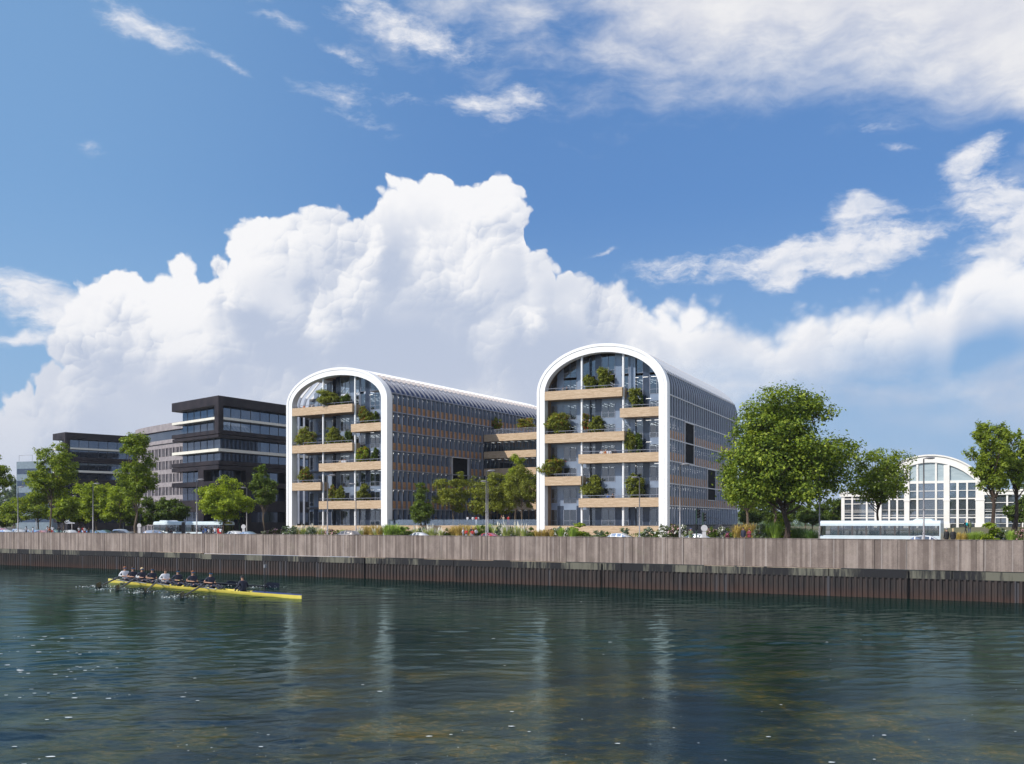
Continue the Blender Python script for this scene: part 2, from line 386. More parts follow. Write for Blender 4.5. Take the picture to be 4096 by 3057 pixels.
M['roofpink'] = mat('roof_panel_cream', (0.62, 0.54, 0.47), (0.55, 0.48, 0.42), rough=0.5, scale=0.6)
M['fin'] = mat('pink_white_fin', (0.66, 0.60, 0.58), (0.58, 0.53, 0.52), rough=0.45)
M['dark'] = mat('charcoal_cladding', (0.036, 0.028, 0.031), (0.018, 0.015, 0.019), rough=0.55, scale=0.35, spec=0.2)
M['cream'] = mat('cream_band', (0.78, 0.74, 0.64), (0.72, 0.68, 0.58), rough=0.4, scale=0.4)
M['stone'] = mat('grey_pink_stone', (0.33, 0.295, 0.30), (0.25, 0.22, 0.23), rough=0.8, scale=0.8, bmp=0.1)
M['facglass'] = glass_mat('facade_glass', (0.3, 0.4, 0.5), 0.30, base=(0.008, 0.012, 0.02))
M['pole'] = mat('lamp_post_grey', (0.30, 0.28, 0.29), (0.25, 0.24, 0.25), rough=0.45, metal=0.2)
def text_part(name, body, size, m, parent, loc, rot, extrude=.01):
    cu = bpy.data.curves.new(name, 'FONT'); cu.body = body; cu.size = size; cu.extrude = extrude; cu.resolution_u = 3
    t = bpy.data.objects.new(name, cu); COL.objects.link(t); bpy.context.view_layer.update()
    me = bpy.data.meshes.new_from_object(t.evaluated_get(bpy.context.evaluated_depsgraph_get()))
    bpy.data.objects.remove(t); me.materials.clear(); me.materials.append(m)
    o = link(name, me, parent, loc); o.rotation_euler = rot; return o

# ---------------------------------------------------------------- frames of reference
EF = Vector((0.85525, -0.51821, 0)); EB = Vector((0.51821, 0.85525, 0))      # along the quay / away from the water
QO = Vector((0, 113.4, 0)); QA = math.atan2(EF.y, EF.x)
def Q(s, d, z=0.0): return QO + EF * s + EB * d + Vector((0, 0, z))
def px(x, D, z): return Vector(((x - CX) / F * D, D, z))
def pv(x, v, D): return Vector(((x - CX) / F * D, D, CAMZ + (HZ - v) * D / F))
def quay_sd(p): r = Vector(p) - QO; r.z = 0; return r.dot(EF), r.dot(EB)
def px_on_row(x, d):                                    # point where the sight line through pixel x meets the row d behind the wall
    t = (x - CX) / F; o = QO + EB * d
    s = (t * o.y - o.x) / (EF.x - t * EF.y); p = o + EF * s
    return p, s
ROAD = 4.35; PROM = 4.78; BED = 4.5
def sm(a, b, x): t = max(0, min(1, (x - a) / (b - a))); return t * t * (3 - 2 * t)
def ground_z(s, d):
    z = PROM if d < 3.9 else ROAD
    if d >= 20: z = ROAD + 0.12 * sm(20, 24, d)
    r = sm(26, 34, s)
    if d > 18: z += r * (1.15 * sm(19, 44, d) + 0.6 * sm(44, 118, d))
    return z
M['asphalt'] = mat('asphalt', (0.075, 0.072, 0.070), (0.055, 0.053, 0.052), rough=0.9, scale=0.6, bmp=0.1)
M['paving'] = mat('pale_paving', (0.36, 0.33, 0.30), (0.28, 0.26, 0.24), rough=0.85, scale=0.5)
M['line'] = mat('road_paint', (0.75, 0.75, 0.72), rough=0.7)
M['kerb'] = mat('kerb_stone', (0.42, 0.40, 0.37), rough=0.8)
DIM = '3D'
def lawn_mat():
    m, nt, p = newmat('lawn_grass'); co = ocoord()
    n = noise(co, 0.25, 5, 0.6); n2 = noise(co, 3.0, 4, 0.6)
    c = mixc(smooth(n * 0.6 + n2 * 0.4, 0.38, 0.62), (0.15, 0.125, 0.055), (0.085, 0.095, 0.03))
    put(p.inputs['Base Color'], c); p.inputs['Roughness'].default_value = 0.9; bump(p, n2, 0.5, 0.05)
    return m
M['lawn'] = lawn_mat()

# ground sheet (reaches the horizon), kerb, road, car park
SL = [-2500, -900, -500, -350, -260, -200, -150, -120, -90, -60, -40, -20, 0, 15, 25, 27, 29, 31, 33, 35, 40, 50, 60, 80, 100, 130, 180, 260, 500, 2500]
DL = [0.55, 2, 3.89, 3.91, 8, 12, 18, 19, 20, 21, 22, 24, 26, 28, 30, 33, 36, 40, 44, 50, 60, 75, 90, 105, 120, 160, 240, 500, 1500, 6000]
g = MB(); vs = [Q(s, d, ground_z(s, d)) for d in DL for s in SL]; n = len(SL)
fs = [(j * n + i, j * n + i + 1, (j + 1) * n + i + 1, (j + 1) * n + i) for j in range(len(DL) - 1) for i in range(n - 1)]
mi = []
for j in range(len(DL) - 1):
    for i in range(n - 1):
        s, d = (SL[i] + SL[i + 1]) / 2, (DL[j] + DL[j + 1]) / 2
        mi.append(1 if d < 3.9 else (2 if (s > 27 and d > 20) or d > 250 else (0 if d < 20 or (s < -60) else 1)))
g.v = [tuple(v) for v in vs]; g.f = fs; g.m = mi
g.build('ground', [M['asphalt'], M['paving'], M['lawn']], kind='structure')
k_ = MB()
for s0 in range(-260, 120, 2):
    a, b, c, d2 = Q(s0, 3.9, 0), Q(s0 + 1.98, 3.9, 0), Q(s0 + 1.98, 4.2, 0), Q(s0, 4.2, 0)
    vs = [(*a.xy, 4.2), (*b.xy, 4.2), (*c.xy, 4.2), (*d2.xy, 4.2), (*a.xy, PROM + .01), (*b.xy, PROM + .01), (*c.xy, 4.6), (*d2.xy, 4.6)]
    k_.add(vs, [(0, 3, 2, 1), (4, 5, 6, 7), (0, 1, 5, 4), (1, 2, 6, 5), (2, 3, 7, 6), (3, 0, 4, 7)])
k_.build('kerb', M['kerb'], kind='structure')
rm = MB()
for s0 in range(-240, 110, 6):
    for dd in (8.2, 12.0, 15.8):
        rm.quad(Q(s0, dd, ROAD + .005), Q(s0 + 3, dd, ROAD + .005), Q(s0 + 3, dd + .15, ROAD + .005), Q(s0, dd + .15, ROAD + .005))
rm.build('road_marking', M['line'], kind='structure')

# ---------------------------------------------------------------- river
def water_mat():
    global DIM
    DIM = '3D'
    m, nt, p = newmat('river_water'); co = ocoord()
    sx = TREE.nodes.new('ShaderNodeSeparateXYZ'); put(sx.inputs[0], co); X, Y = S(sx.outputs[0]), S(sx.outputs[1])
    near = 1.0 - smooth(Y, 32.0, 60.0)
    wc = vmath('ADD', co, vmath('MULTIPLY', noise(co, 0.25, 3, 0.5, out=1), (2.0, 2.0, 0.0)))
    patch = noise(wc, 0.20, 6, 0.62); fine = noise(wc, 2.4, 7, 0.78)
    xm = smooth(X, -20.0, -6.0) * (1.0 - smooth(X, 12.0, 20.0))
    algae = smooth(patch * 0.5 + fine * 0.62, 0.56, 0.72) * near * (0.05 + xm * 0.95)
    deep = mixc(smooth(noise(co, 0.05, 3, 0.5), 0.35, 0.65), (0.003, 0.013, 0.012), (0.007, 0.024, 0.018))
    deep = mixc(near * 0.6, deep, (0.008, 0.010, 0.020))
    c = mixc(mth('MULTIPLY', smooth(patch + fine * 0.3, 0.58, 0.78), near * 0.8, clamp=True), deep, (0.038, 0.046, 0.010))
    c = mixc(mth('MULTIPLY', algae, 0.9, clamp=True), c, (0.13, 0.082, 0.014))
    rc = vmath('ADD', co, vmath('MULTIPLY', noise(co, 0.12, 2, 0.5, out=1), (5.0, 5.0, 0.0)))
    a = noise(vmath('MULTIPLY', rc, (0.30, 1.0, 1)), 0.40, 2, 0.5)
    b = noise(vmath('MULTIPLY', rc, (0.30, 1.0, 1)), 1.25, 3, 0.55)
    b = 1.0 - mth('ABSOLUTE', b * 2.0 - 1.0) * 1.6
    d = noise(vmath('MULTIPLY', rc, (0.42, 1.0, 1)), 4.2, 4, 0.62)
    d = 1.0 - mth('ABSOLUTE', d * 2.0 - 1.0) * 1.6
    calm = noise(vmath('MULTIPLY', co, (0.5, 1.0, 1)), 0.045, 3, 0.6)
    h = (b * 0.005 + d * 0.007) * (0.5 + near * 0.5 + (calm - 0.5) * 0.9)
    nb = nt.nodes.new('ShaderNodeBump'); nb.inputs['Strength'].default_value = 1.0; nb.inputs['Distance'].default_value = 1.0; put(nb.inputs['Height'], h)
    nt.nodes.remove(p); out = nt.nodes['Material Output']
    df = nt.nodes.new('ShaderNodeBsdfDiffuse'); put(df.inputs[0], c)
    gl = nt.nodes.new('ShaderNodeBsdfGlossy'); gl.inputs['Roughness'].default_value = 0.06; gl.inputs[0].default_value = (0.74, 0.94, 0.96, 1)
    fr = nt.nodes.new('ShaderNodeFresnel'); fr.inputs[0].default_value = 1.33
    for q in (df, gl, fr): nt.links.new(nb.outputs[0], q.inputs['Normal'])
    mx = nt.nodes.new('ShaderNodeMixShader'); put(mx.inputs[0], mth('MULTIPLY_ADD', S(fr.outputs[0]), 0.56, 0.0, clamp=True))
    nt.links.new(df.outputs[0], mx.inputs[1]); nt.links.new(gl.outputs[0], mx.inputs[2]); nt.links.new(mx.outputs[0], out.inputs[0])
    return m
M['water'] = water_mat()
def river_mesh():
    """rippled sheet over the part of the river in front of the quay, flat water beyond it"""
    na, nd = 880, 760
    ang = np.radians(np.linspace(-34, 34, na)); dist = 22.0 * (205.0 / 22.0) ** np.linspace(0, 1, nd)
    D_, A_ = np.meshgrid(dist, ang, indexing='ij'); X = np.sin(A_) * D_; Y = np.cos(A_) * D_
    rs = np.random.RandomState(21); Z = np.zeros_like(X); WX = X + 1.3 * np.sin(Y * 0.11 + 0.7) + .8 * np.sin(X * .17 + Y * .05); WY = Y + 1.1 * np.sin(X * 0.13) + .6 * np.sin(X * .31 + Y * .07 + 2)
    amp = 0.72 + 0.38 * np.sin(X * .06 + 1.1 * np.sin(Y * .05)) * np.sin(Y * .09 + X * .021 + 1.3) + .15 * np.sin(X * .23 + Y * .11)
    N = 64
    for k in range(N):
        lam = 0.38 * (6.0 / 0.38) ** (k / (N - 1)) * rs.uniform(.9, 1.1)
        th = np.radians(rs.normal(98, 26)); sl = 0.0140 * (1.0 if lam < 2.2 else 2.2 / lam)
        kk = 2 * math.pi / lam; ph = (np.cos(th) * WX + np.sin(th) * WY) * kk + rs.uniform(0, 6.28)
        vis = 1.0 / (1.0 + (D_ * 0.0033 / (lam * .33)) ** 4)
        s_ = np.sin(ph); Z += sl / kk * vis * (s_ - 0.28 * np.cos(2 * ph))
    Z *= amp
    fade = np.minimum(1, (34 - np.abs(np.degrees(A_))) / .6) * np.clip((D_ - 22) / 2.0, 0, 1); Z = Z * fade
    co = np.stack([X, Y, Z], -1).reshape(-1, 3)
    idx = np.arange(na * nd).reshape(nd, na); f = np.stack([idx[:-1, :-1], idx[:-1, 1:], idx[1:, 1:], idx[1:, :-1]], -1).reshape(-1, 4)
    out = np.array([Q(-2500, 0.3, -.07), Q(-2500, -900, -.07), Q(1200, -900, -.07), Q(1200, 0.3, -.07)]); n0 = len(co)
    co = np.concatenate([co, out]); f = np.concatenate([f, [[n0, n0 + 1, n0 + 2, n0 + 3]]])
    me = bpy.data.meshes.new('river'); me.vertices.add(len(co)); me.loops.add(f.size); me.polygons.add(len(f))
    me.vertices.foreach_set('co', co.astype(np.float32).ravel()); me.loops.foreach_set('vertex_index', f.astype(np.int32).ravel())
    me.polygons.foreach_set('loop_start', np.arange(len(f), dtype=np.int32) * 4); me.polygons.foreach_set('loop_total', np.full(len(f), 4, dtype=np.int32))
    me.polygons.foreach_set('use_smooth', np.ones(len(f), dtype=bool)); me.materials.append(M['water']); me.update(calc_edges=True); return me
link('river', river_mesh(), kind='structure')

# ---------------------------------------------------------------- quay wall
def parapet_mat():
    m, nt, p = newmat('board_marked_concrete'); co = ocoord(); global DIM
    sx = TREE.nodes.new('ShaderNodeSeparateXYZ'); put(sx.inputs[0], co); X, Z = S(sx.outputs[0]), S(sx.outputs[2])
    DIM = '1D'
    n1 = TREE.nodes.new('ShaderNodeTexWhiteNoise'); n1.noise_dimensions = '1D'; put(n1.inputs['W'], mth('FLOOR', X / 0.25))
    n3 = TREE.nodes.new('ShaderNodeTexWhiteNoise'); n3.noise_dimensions = '1D'; put(n3.inputs['W'], mth('FLOOR', X / 0.7 + 0.4))
    DIM = '3D'
    blot = noise(vmath('MULTIPLY', co, (1.0, 1.0, 0.5)), 0.9, 6, 0.65); fine = noise(co, 7.0, 4, 0.7)
    streak = noise(vmath('MULTIPLY', co, (3.0, 1.0, 0.12)), 1.4, 5, 0.6)
    wavy = noise(vmath('MULTIPLY', co, (0.0, 0.0, 1.0)), 1.2, 3, 0.5)
    edge = mth('FRACT', (X + wavy * 0.12) / 2.2)
    pale = (1.0 - smooth(mth('ABSOLUTE', edge - 0.5), 0.015, 0.035)) * smooth(streak, 0.42, 0.5)
    t = S(n1.outputs['Value']) * 0.42 + S(n3.outputs['Value']) * 0.06 + blot * 0.8 + streak * 0.35 + (fine - 0.5) * 0.4 - 0.40
    c = mixc(smooth(t, 0.12, 0.85), (0.150, 0.115, 0.100), (0.350, 0.285, 0.250))
    c = mixc(pale * 0.55, c, (0.38, 0.335, 0.315))
    green = smooth(noise(vmath('MULTIPLY', co, (0.6, 1, 1.5)), 0.6, 4, 0.6), 0.55, 0.75) * 0.35
    c = mixc(green, c, (0.20, 0.18, 0.13))
    put(p.inputs['Base Color'], c); p.inputs['Roughness'].default_value = 0.9; bump(p, fine * 0.5 + blot, 0.35, 0.05)
    return m
def beam_mat():
    m, nt, p = newmat('stained_concrete_beam'); co = ocoord()
    sx = TREE.nodes.new('ShaderNodeSeparateXYZ'); put(sx.inputs[0], co); X = S(sx.outputs[0])
    a = noise(vmath('MULTIPLY', co, (1.0, 1.0, 0.25)), 0.35, 3, 0.5); b = noise(vmath('MULTIPLY', co, (4.0, 1.0, 0.35)), 0.9, 6, 0.7)
    wn = TREE.nodes.new('ShaderNodeTexWhiteNoise'); wn.noise_dimensions = '1D'; put(wn.inputs['W'], mth('FLOOR', X / 3.3))
    t = a * 0.5 + b * 0.55 + S(wn.outputs['Value']) * 0.22 - 0.1
    c = mixc(smooth(t, 0.50, 0.66), (0.010, 0.010, 0.013), (0.135, 0.13, 0.10))
    put(p.inputs['Base Color'], c); p.inputs['Roughness'].default_value = 0.85; bump(p, b, 0.4, 0.05)
    return m
def pile_mat():
    m, nt, p = newmat('rusted_sheet_pile'); co = ocoord(); global DIM
    sx = TREE.nodes.new('ShaderNodeSeparateXYZ'); put(sx.inputs[0], co); X, Z = S(sx.outputs[0]), S(sx.outputs[2])
    a = noise(vmath('MULTIPLY', co, (1.0, 1.0, 0.2)), 2.2, 5, 0.65); b = noise(vmath('MULTIPLY', co, (0.35, 1.0, 0.3)), 0.5, 4, 0.6)
    wn = TREE.nodes.new('ShaderNodeTexWhiteNoise'); wn.noise_dimensions = '1D'; put(wn.inputs['W'], mth('FLOOR', X / 0.33))
    low = 1.0 - smooth(Z + b * 1.2, 0.35, 1.7)
    c = mixc(smooth(a + S(wn.outputs['Value']) * 0.3 - 0.12, 0.3, 0.7), (0.011, 0.009, 0.010), (0.036, 0.025, 0.022))
    c = mixc(low * 0.55, c, (0.070, 0.022, 0.011))
    c = mixc(smooth(S(wn.outputs['Value']), 0.93, 0.95) * 0.4, c, (0.07, 0.08, 0.10))
    put(p.inputs['Base Color'], c); p.inputs['Roughness'].default_value = 0.75; bump(p, a, 0.4, 0.04)
    return m
M['parapet'] = parapet_mat(); M['beam'] = beam_mat(); M['pile'] = pile_mat()
M['ledge'] = mat('tan_ledge', (0.55, 0.44, 0.33), (0.35, 0.24, 0.16), rough=0.8, scale=0.7)
M['ladder'] = mat('dark_steel', (0.016, 0.015, 0.016), rough=0.95, spec=0.1)
qw = empty('quay_wall', QO, QA, label='long board marked concrete quay wall standing on rusty sheet piling in the river', cat='wall')
S0, S1 = -270.0, 118.0
pm = MB(); s = S0; r2 = random.Random(3)
prev = None
while s < S1:                                           # vertical boards of uneven width, each a little proud or set back
    wdt = r2.choice((0.22, 0.25, 0.28, 0.32, 0.4)); y = -0.02 - r2.random() * 0.045 - (0.05 if r2.random() < 0.1 else 0)
    pm.box(s, s + wdt, y, 0.5, 2.69, 5.46); s += wdt
pm.build('concrete_parapet', M['parapet'], qw)
cm = MB(); s = S0
while s < S1:
    cm.box(s, s + 8.96, -0.10, 0.56, 5.462, 5.50); s += 9.0
cm.build('coping', M['parapet'], qw)
STEP = px_on_row(809, 0)[1]
bm_ = MB(); s = S0
while s < S1:
    dz = 0.10 if s < STEP else 0.0; e = min(s + 10.9, S1)
    if s < STEP < e: e = STEP
    bm_.box(s, e - 0.04, -0.28, 0.4, 1.90 + dz, 2.62 + dz); s = e if e < s + 10.9 else s + 10.94
bm_.build('capping_beam', M['beam'], qw)
lm = MB(); s = S0
while s < S1:
    L = r2.uniform(2, 9)
    dz = 0.10 if s < STEP else 0.0
    if r2.random() < 0.4: lm.box(s, s + L - 0.3, -0.26, -0.10, 2.622 + dz, 2.655 + dz)
    s += L
lm.build('ledge_strip', M['ledge'], qw)
um = MB(); um.box(S0, STEP, -0.30, -0.2, 1.90, 1.995); um.box(STEP, S1, -0.30, -0.2, 1.78, 1.895); um.build('steel_waling', M['ladder'], qw)
sp_ = MB(); s = S0; prof = []
per = 0.50
while s < S1:
    prof += [(s, -0.24), (s + 0.16, -0.24), (s + 0.23, -0.36), (s + 0.41, -0.36)]; s += per
vs = []; fs = []
for x, y in prof: vs += [(x, y, -1.5), (x, y, 1.9)]
for i in range(len(prof) - 1): fs.append((2 * i, 2 * i + 2, 2 * i + 3, 2 * i + 1))
sp_.add(vs, fs); sp_.build('sheet_piling', M['pile'], qw)
for xx in (1465, 2413, 3635):
    ss = px_on_row(xx, 0)[1]; jm = MB(); jm.box(ss - 0.035, ss + 0.035, -0.46, -0.30, 0.0, 2.6); jm.build('fender_post', M['ladder'], qw)

# ---------------------------------------------------------------- the two barrel-vaulted office buildings
FL = [6.6, 10.1, 13.6, 17.1, 20.6, 24.1, 27.6, 31.1]
def barrel(name, label, p0, ang, W, zc, b, L, lev, bands, cols, left_open, style, loggias, group):
    Z0 = 4.35
    root = empty(name, (p0[0], p0[1], Z0), ang, label=label, cat='building', group=group)
    def part(mb, nm, mats, smooth=False, **k):
        o = mb.build(nm, mats, root, **k); o.location.z = -Z0
        if smooth: autosmooth(o.data, 35)
        return o
    a = W / 2
    def hoop(t, n):                                     # t in [-1,0] left post, [0,1] vault, [1,2] right post ; n = inset
        if t < 0: return (n, (zc - Z0) * (1 + t) + Z0)
        if t > 1: return (W - n, (zc - Z0) * (2 - t) + Z0)
        th = math.pi * (1 - t); return (a + (a - n) * math.cos(th), zc + (b - n) * math.sin(th))
    def side(z, n):
        if z <= zc: return W - n
        return a + (a - n) * math.sqrt(max(0.0, 1 - ((z - zc) / (b - n)) ** 2))
    def tz(z): return 1 - math.asin(min(1, (z - zc) / b)) / math.pi      # parameter of a height on the right flank
    # white arch frame, one swept section with the groove between its two bands
    prof = [(0.0, 1.35), (0.0, -0.12), (0.46, -0.12), (0.46, 0.06), (0.54, 0.06), (0.54, -0.05), (1.4, -0.05), (1.4, 1.35)]
    ts = [-1, 0] + [i / 48 for i in range(1, 48)] + [1, 2]
    vs = []; fs = []; n = len(prof)
    for t in ts:
        for (q, y) in prof:
            x, z = hoop(t, q); vs.append((x, y, z))
    for i in range(len(ts) - 1):
        for k in range(n): fs.append((i * n + k, i * n + (k + 1) % n, (i + 1) * n + (k + 1) % n, (i + 1) * n + k))
    fs += [tuple(range(n)), tuple(range(len(vs) - 1, len(vs) - 1 - n, -1))]
    mb = MB(); mb.add(vs, [f[::-1] for f in fs]); part(mb, 'arch_frame', M['arch'], smooth=True)
    def strip(mb, t0, t1, n0, y0, y1, mi=0, seg=16):
        pts = [hoop(t0 + (t1 - t0) * i / seg, n0) for i in range(seg + 1)]
        for (x0, z0), (x1, z1) in zip(pts, pts[1:]): mb.quad((x0, y0, z0), (x1, y0, z1), (x1, y1, z1), (x0, y1, z0), mi)
    nS, nW, rI = (0.44, 0.50, 0.52) if style == 'L' else (0.20, 0.26, 0.22)
    pitch = 1.5; nm_ = int((L - 1.5) / pitch)
    tl = tz(lev[-1]); tr_ = tz(lev[-1] + 2.9) ; tt = tz(lev[-1] + 3.7)
    # roof skin: white panels on top, slot below it, blue glass on the flank, timber soffit inside
    mb = MB(); strip(mb, 1 - tt, tt, 0.16, 1.3, L, 0, 28); part(mb, 'roof', M['roofpanel'] if style == 'L' else M['roofpink'], smooth=True)
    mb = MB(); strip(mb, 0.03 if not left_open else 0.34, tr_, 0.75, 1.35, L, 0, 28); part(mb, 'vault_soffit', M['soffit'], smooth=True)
    mb = MB(); strip(mb, tt, tr_, 0.55, 1.3, L, 0, 4); part(mb, 'roof_slot', M['alu_dark'])
    mb = MB(); strip(mb, tr_, tl, 0.42, 1.3, L, 0, 8); part(mb, 'flank_glazing', M['blueglass'] if style == 'L' else M['screen'], smooth=True)
    if style == 'L':
        mb = MB()
        for k in range(nm_):
            y = 1.5 + k * pitch; x, z = hoop((tt * .35 + tr_ * .65), 0.3); mb.box(x - 0.25, x + 0.25, y + 0.25, y + 1.05, z - 0.1, z + 0.02)
        part(mb, 'roof_light_ledge', M['roofpanel'])
    # ribs: continuous hoops
    rb = MB()
    hts = [(-0.905, .13)] + [(t / 30, .13) for t in range(0, 31)] + [(1.905, .13)]
    def ribmesh(full, cut=None):
        seq = []
        if full: seq += [(-0.90, 0.14, 0)] + [(i / 24 * (1 - tt), 0.14, 0) for i in range(0, 10)]
        for i in range(13): t = (1 - tt) + (2 * tt - 1) * i / 12; seq.append((t, 0.18, 1))
        for i in range(1, 5): t = tt + (tr_ - tt) * i / 4; seq.append((t, 0.17 - 0.015 * i, 2))
        for i in range(1, 6): t = tr_ + (tl - tr_) * i / 5; seq.append((t, 0.09, 0))
        for i in range(1, 5): t = tl + (1 - tl) * i / 4; seq.append((t, 0.13, 0))
        seq.append((1.90, 0.13, 0))
        if cut:
            tc0, tc1 = [2 - (z - Z0) / (zc - Z0) for z in (cut[1], cut[0])]
            seq = seq[:-1] + [(tc0, 0.13, 0), (tc1, 0.13, 9), (1.90, 0.13, 0)]
        vs = []; fs = []; ms = []
        for (t, w, m_) in seq:
            out = -0.04 if m_ == 1 else 0.02; inn = 0.16 if m_ == 1 else (rI if m_ == 0 else 0.34)
            if m_ == 2: out = 0.0
            x0, z0 = hoop(t, out); x1, z1 = hoop(t, inn)
            vs += [(x0, -w / 2, z0), (x0, w / 2, z0), (x1, w / 2, z1), (x1, -w / 2, z1)]; ms.append(m_)
        for i in range(len(seq) - 1):
            if seq[i + 1][2] == 9: continue
            for k in range(4): fs.append((i * 4 + k, (i + 1) * 4 + k, (i + 1) * 4 + (k + 1) % 4, i * 4 + (k + 1) % 4))
        mb = MB(); mb.add(vs, [f[::-1] for f in fs]); mb.m = [ms[i + 1] for i in range(len(seq) - 1) if seq[i + 1][2] != 9 for _ in range(4)]
        return mb.mesh('rib', [M['alu'] if style == 'L' else M['alu_light'], M['roofpanel'] if style == 'L' else M['roofpink'], M['fin'] if style == 'L' else M['alu_pale']])
    me_r = ribmesh(left_open)
    for k in range(nm_ + 1):
        y = 1.5 + k * pitch; cut = [l for l in loggias if l[0] + .1 < y < l[1] - .1]
        link('rib', ribmesh(left_open, cut[0][2:]) if cut else me_r, root, (0, y, -Z0))
    # transoms
    for i, z in enumerate(lev):
        mb = MB(); x = side(z, 0.03); mb.box(x - 0.45, x, 1.35, L, z - 0.09, z + 0.09)
        part(mb, 'transom', M['alu'] if style == 'L' else M['alu_pale'])
    # windows, spandrels
    def skin(mb, z0, z1, n0, y0, y1, mi, seg=3):
        for i in range(seg):
            za, zb = z0 + (z1 - z0) * i / seg, z0 + (z1 - z0) * (i + 1) / seg
            mb.quad((side(za, n0), y0, za), (side(za, n0), y1, za), (side(zb, n0), y1, zb), (side(zb, n0), y0, zb), mi)
    def inlog(y, z):
        return any(l0 - .3 <= y <= l1 - 1.2 and zz0 - .2 <= z + .3 and z < zz1 - .3 for (l0, l1, zz0, zz1) in loggias)
    wind = []
    zz = [6.6] + lev
    for i in range(len(zz) - 1):
        z0 = zz[i]; z1 = zz[i + 1]
        hasw = i > 0
        if style == 'R' and i >= 5:
            mb = MB(); skin(mb, z0 + .09, z1 - .09, 0.20, 1.35, L, 0, 5); part(mb, 'perforated_screen', M['screen'], smooth=True); continue
        if hasw:
            mb = MB(); skin(mb, z0 + .09, z0 + 1.45, nS, 1.35, L, 0); part(mb, 'timber_spandrel', M['wood_side'])
        za = z0 + (1.45 if hasw else 0.05); zb = z1 - .09
        mb = MB()
        fr = 0.06
        skin(mb, za, zb, nW, 0.10, 0.88, 0); skin(mb, za, zb, nW - .06, 0.93, 1.40, 1)
        skin(mb, za, zb, nW - .04, 0.07, 0.12, 2); skin(mb, za, zb, nW - .04, 0.87, 0.93, 2); skin(mb, za, za + fr, nW - .04, 0.1, 0.9, 2); skin(mb, za + .62, za + .67, nW - .035, 0.1, 0.9, 2)
        me = mb.mesh('window', [M['glass'], M['bluepanel'], M['alu_dark'], M['alu']])
        mb2 = MB(); mb2.v = list(mb.v); mb2.f = list(mb.f); mb2.m = list(mb.m); skin(mb2, zb - .95, zb - .02, nW - .01, 0.13, 0.86, 4); me2 = mb2.mesh('window', [M['glass'], M['bluepanel'], M['alu_dark'], M['alu'], M['blind']])
        for k in range(nm_):
            y = 1.5 + k * pitch
            if inlog(y, za): continue
            rb_ = rnd.random() < .2; wind.append((y, me2 if rb_ else me, mb2 if rb_ else mb))
    wind.sort(key=lambda w: w[0])
    for y, me, mb in wind[:98]: link('window', me, root, (0, y, -Z0))
    rest = MB()
    for y, me, mb in wind[98:]:
        b0 = len(rest.v); rest.v += [(v[0], v[1] + y, v[2]) for v in mb.v]; rest.f += [tuple(q + b0 for q in f) for f in mb.f]; rest.m += mb.m
    if rest.v: part(rest, 'window', [M['glass'], M['bluepanel'], M['alu_dark'], M['alu'], M['blind']], kind='stuff')
    for (l0, l1, z0, z1) in loggias:
        mb = MB(); x = W - 0.02
        mb.box(x - .6, x + .02, l0 - .12, l0, z0 - .1, z1 + .1); mb.box(x - .6, x + .02, l1, l1 + .12, z0 - .1, z1 + .1)
        mb.box(x - .6, x + .02, l0, l1, z1, z1 + .12); mb.box(x - .6, x + .02, l0, l1, z0 - .12, z0); fr_ = part(mb, 'loggia_frame', M['alu_pale'])
        mb = MB(); q = nS - .05; mb.quad((x - q, l0, z0), (x - q, l1, z0), (x - q, l1, z1), (x - q, l0, z1)); part(mb, 'loggia_shade_sheet', M['loggiashade'])  # black sheet painted as the dark recess of the opening
    # interior: slabs, core, lamps, furniture
    r = random.Random(int(W * 10))
    for i, z in enumerate(FL):
        if z > lev[-1] + 2: continue
        x1 = side(z + 0.2, 0.8); x0 = W - x1
        mb = MB(); mb.box(x0, x1, 4.6, L - .5, z - .42, z - .02); part(mb, 'floor_slab', M['slab'])
        if i < len(FL) - 1:
            mb = MB(); zc_ = FL[i + 1] - .50; xx1 = side(zc_, 1.2)
            for k in range(int((L - 6) / 1.5)):
                for q in (1.2, 2.6, 4.2):
                  if r.random() > .4: mb.box(xx1 - q - .5, xx1 - q + .35, 2.3 + k * 1.5 + (0 if k % 2 else .2), 2.38 + k * 1.5 + (0 if k % 2 else .2), zc_ - .03, zc_)
            for k in range(int((W - 5) / 1.1)):
                for q in (6.2, 7.8, 9.6): mb.box(3 + k * 1.1, 3.07 + k * 1.1, q, q + 1.1, zc_ - .03, zc_)
            part(mb, 'ceiling_lamps', M['lamp'], kind='stuff')
            mb = MB()
            for k in range(26):
                y = r.uniform(3, L - 2); mb.box(x1 - 1.6, x1 - 1.0, y, y + r.uniform(.4, .9), z, z + r.uniform(.6, 1.2))
            for k in range(10):
                xx = r.uniform(2, W - 3); mb.box(xx, xx + r.uniform(.4, .9), 5.6, 6.2, z, z + r.uniform(.6, 1.3))
            part(mb, 'desk_row', M['desk'])
    mb = MB(); mb.box(5.5, W - 5.5, 11, L - 4, 4.4, 31.0); mb.box(1.2, W - 1.2, L - .4, L - .1, 4.4, 29); mb.box(.5, .62, 5.4 if left_open else 1.4, L, 4.4, zc + .5); part(mb, 'core_wall', M['interior'])
    if not left_open:
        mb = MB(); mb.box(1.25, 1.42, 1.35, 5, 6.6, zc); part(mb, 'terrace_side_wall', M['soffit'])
    # stepped front glazing behind the terraces
    def inner(s, n=1.0):                                # height of the vault above a point of the front
        d = (s - a) / (a - n); return zc + (b - n) * math.sqrt(max(0.0, 1 - d * d)) if abs(d) < 1 else zc
    pat = 'VPVVPVVNVVPVPVNVVPVV'  # N columns are coloured dark as shaded faces of the stepped front
    ncol = int((W - 2.8) / 1.1); cw = (W - 2.8) / ncol
    yd = (4.8, 3.4, 2.5) if left_open else (2.7, 2.3, 2.7)
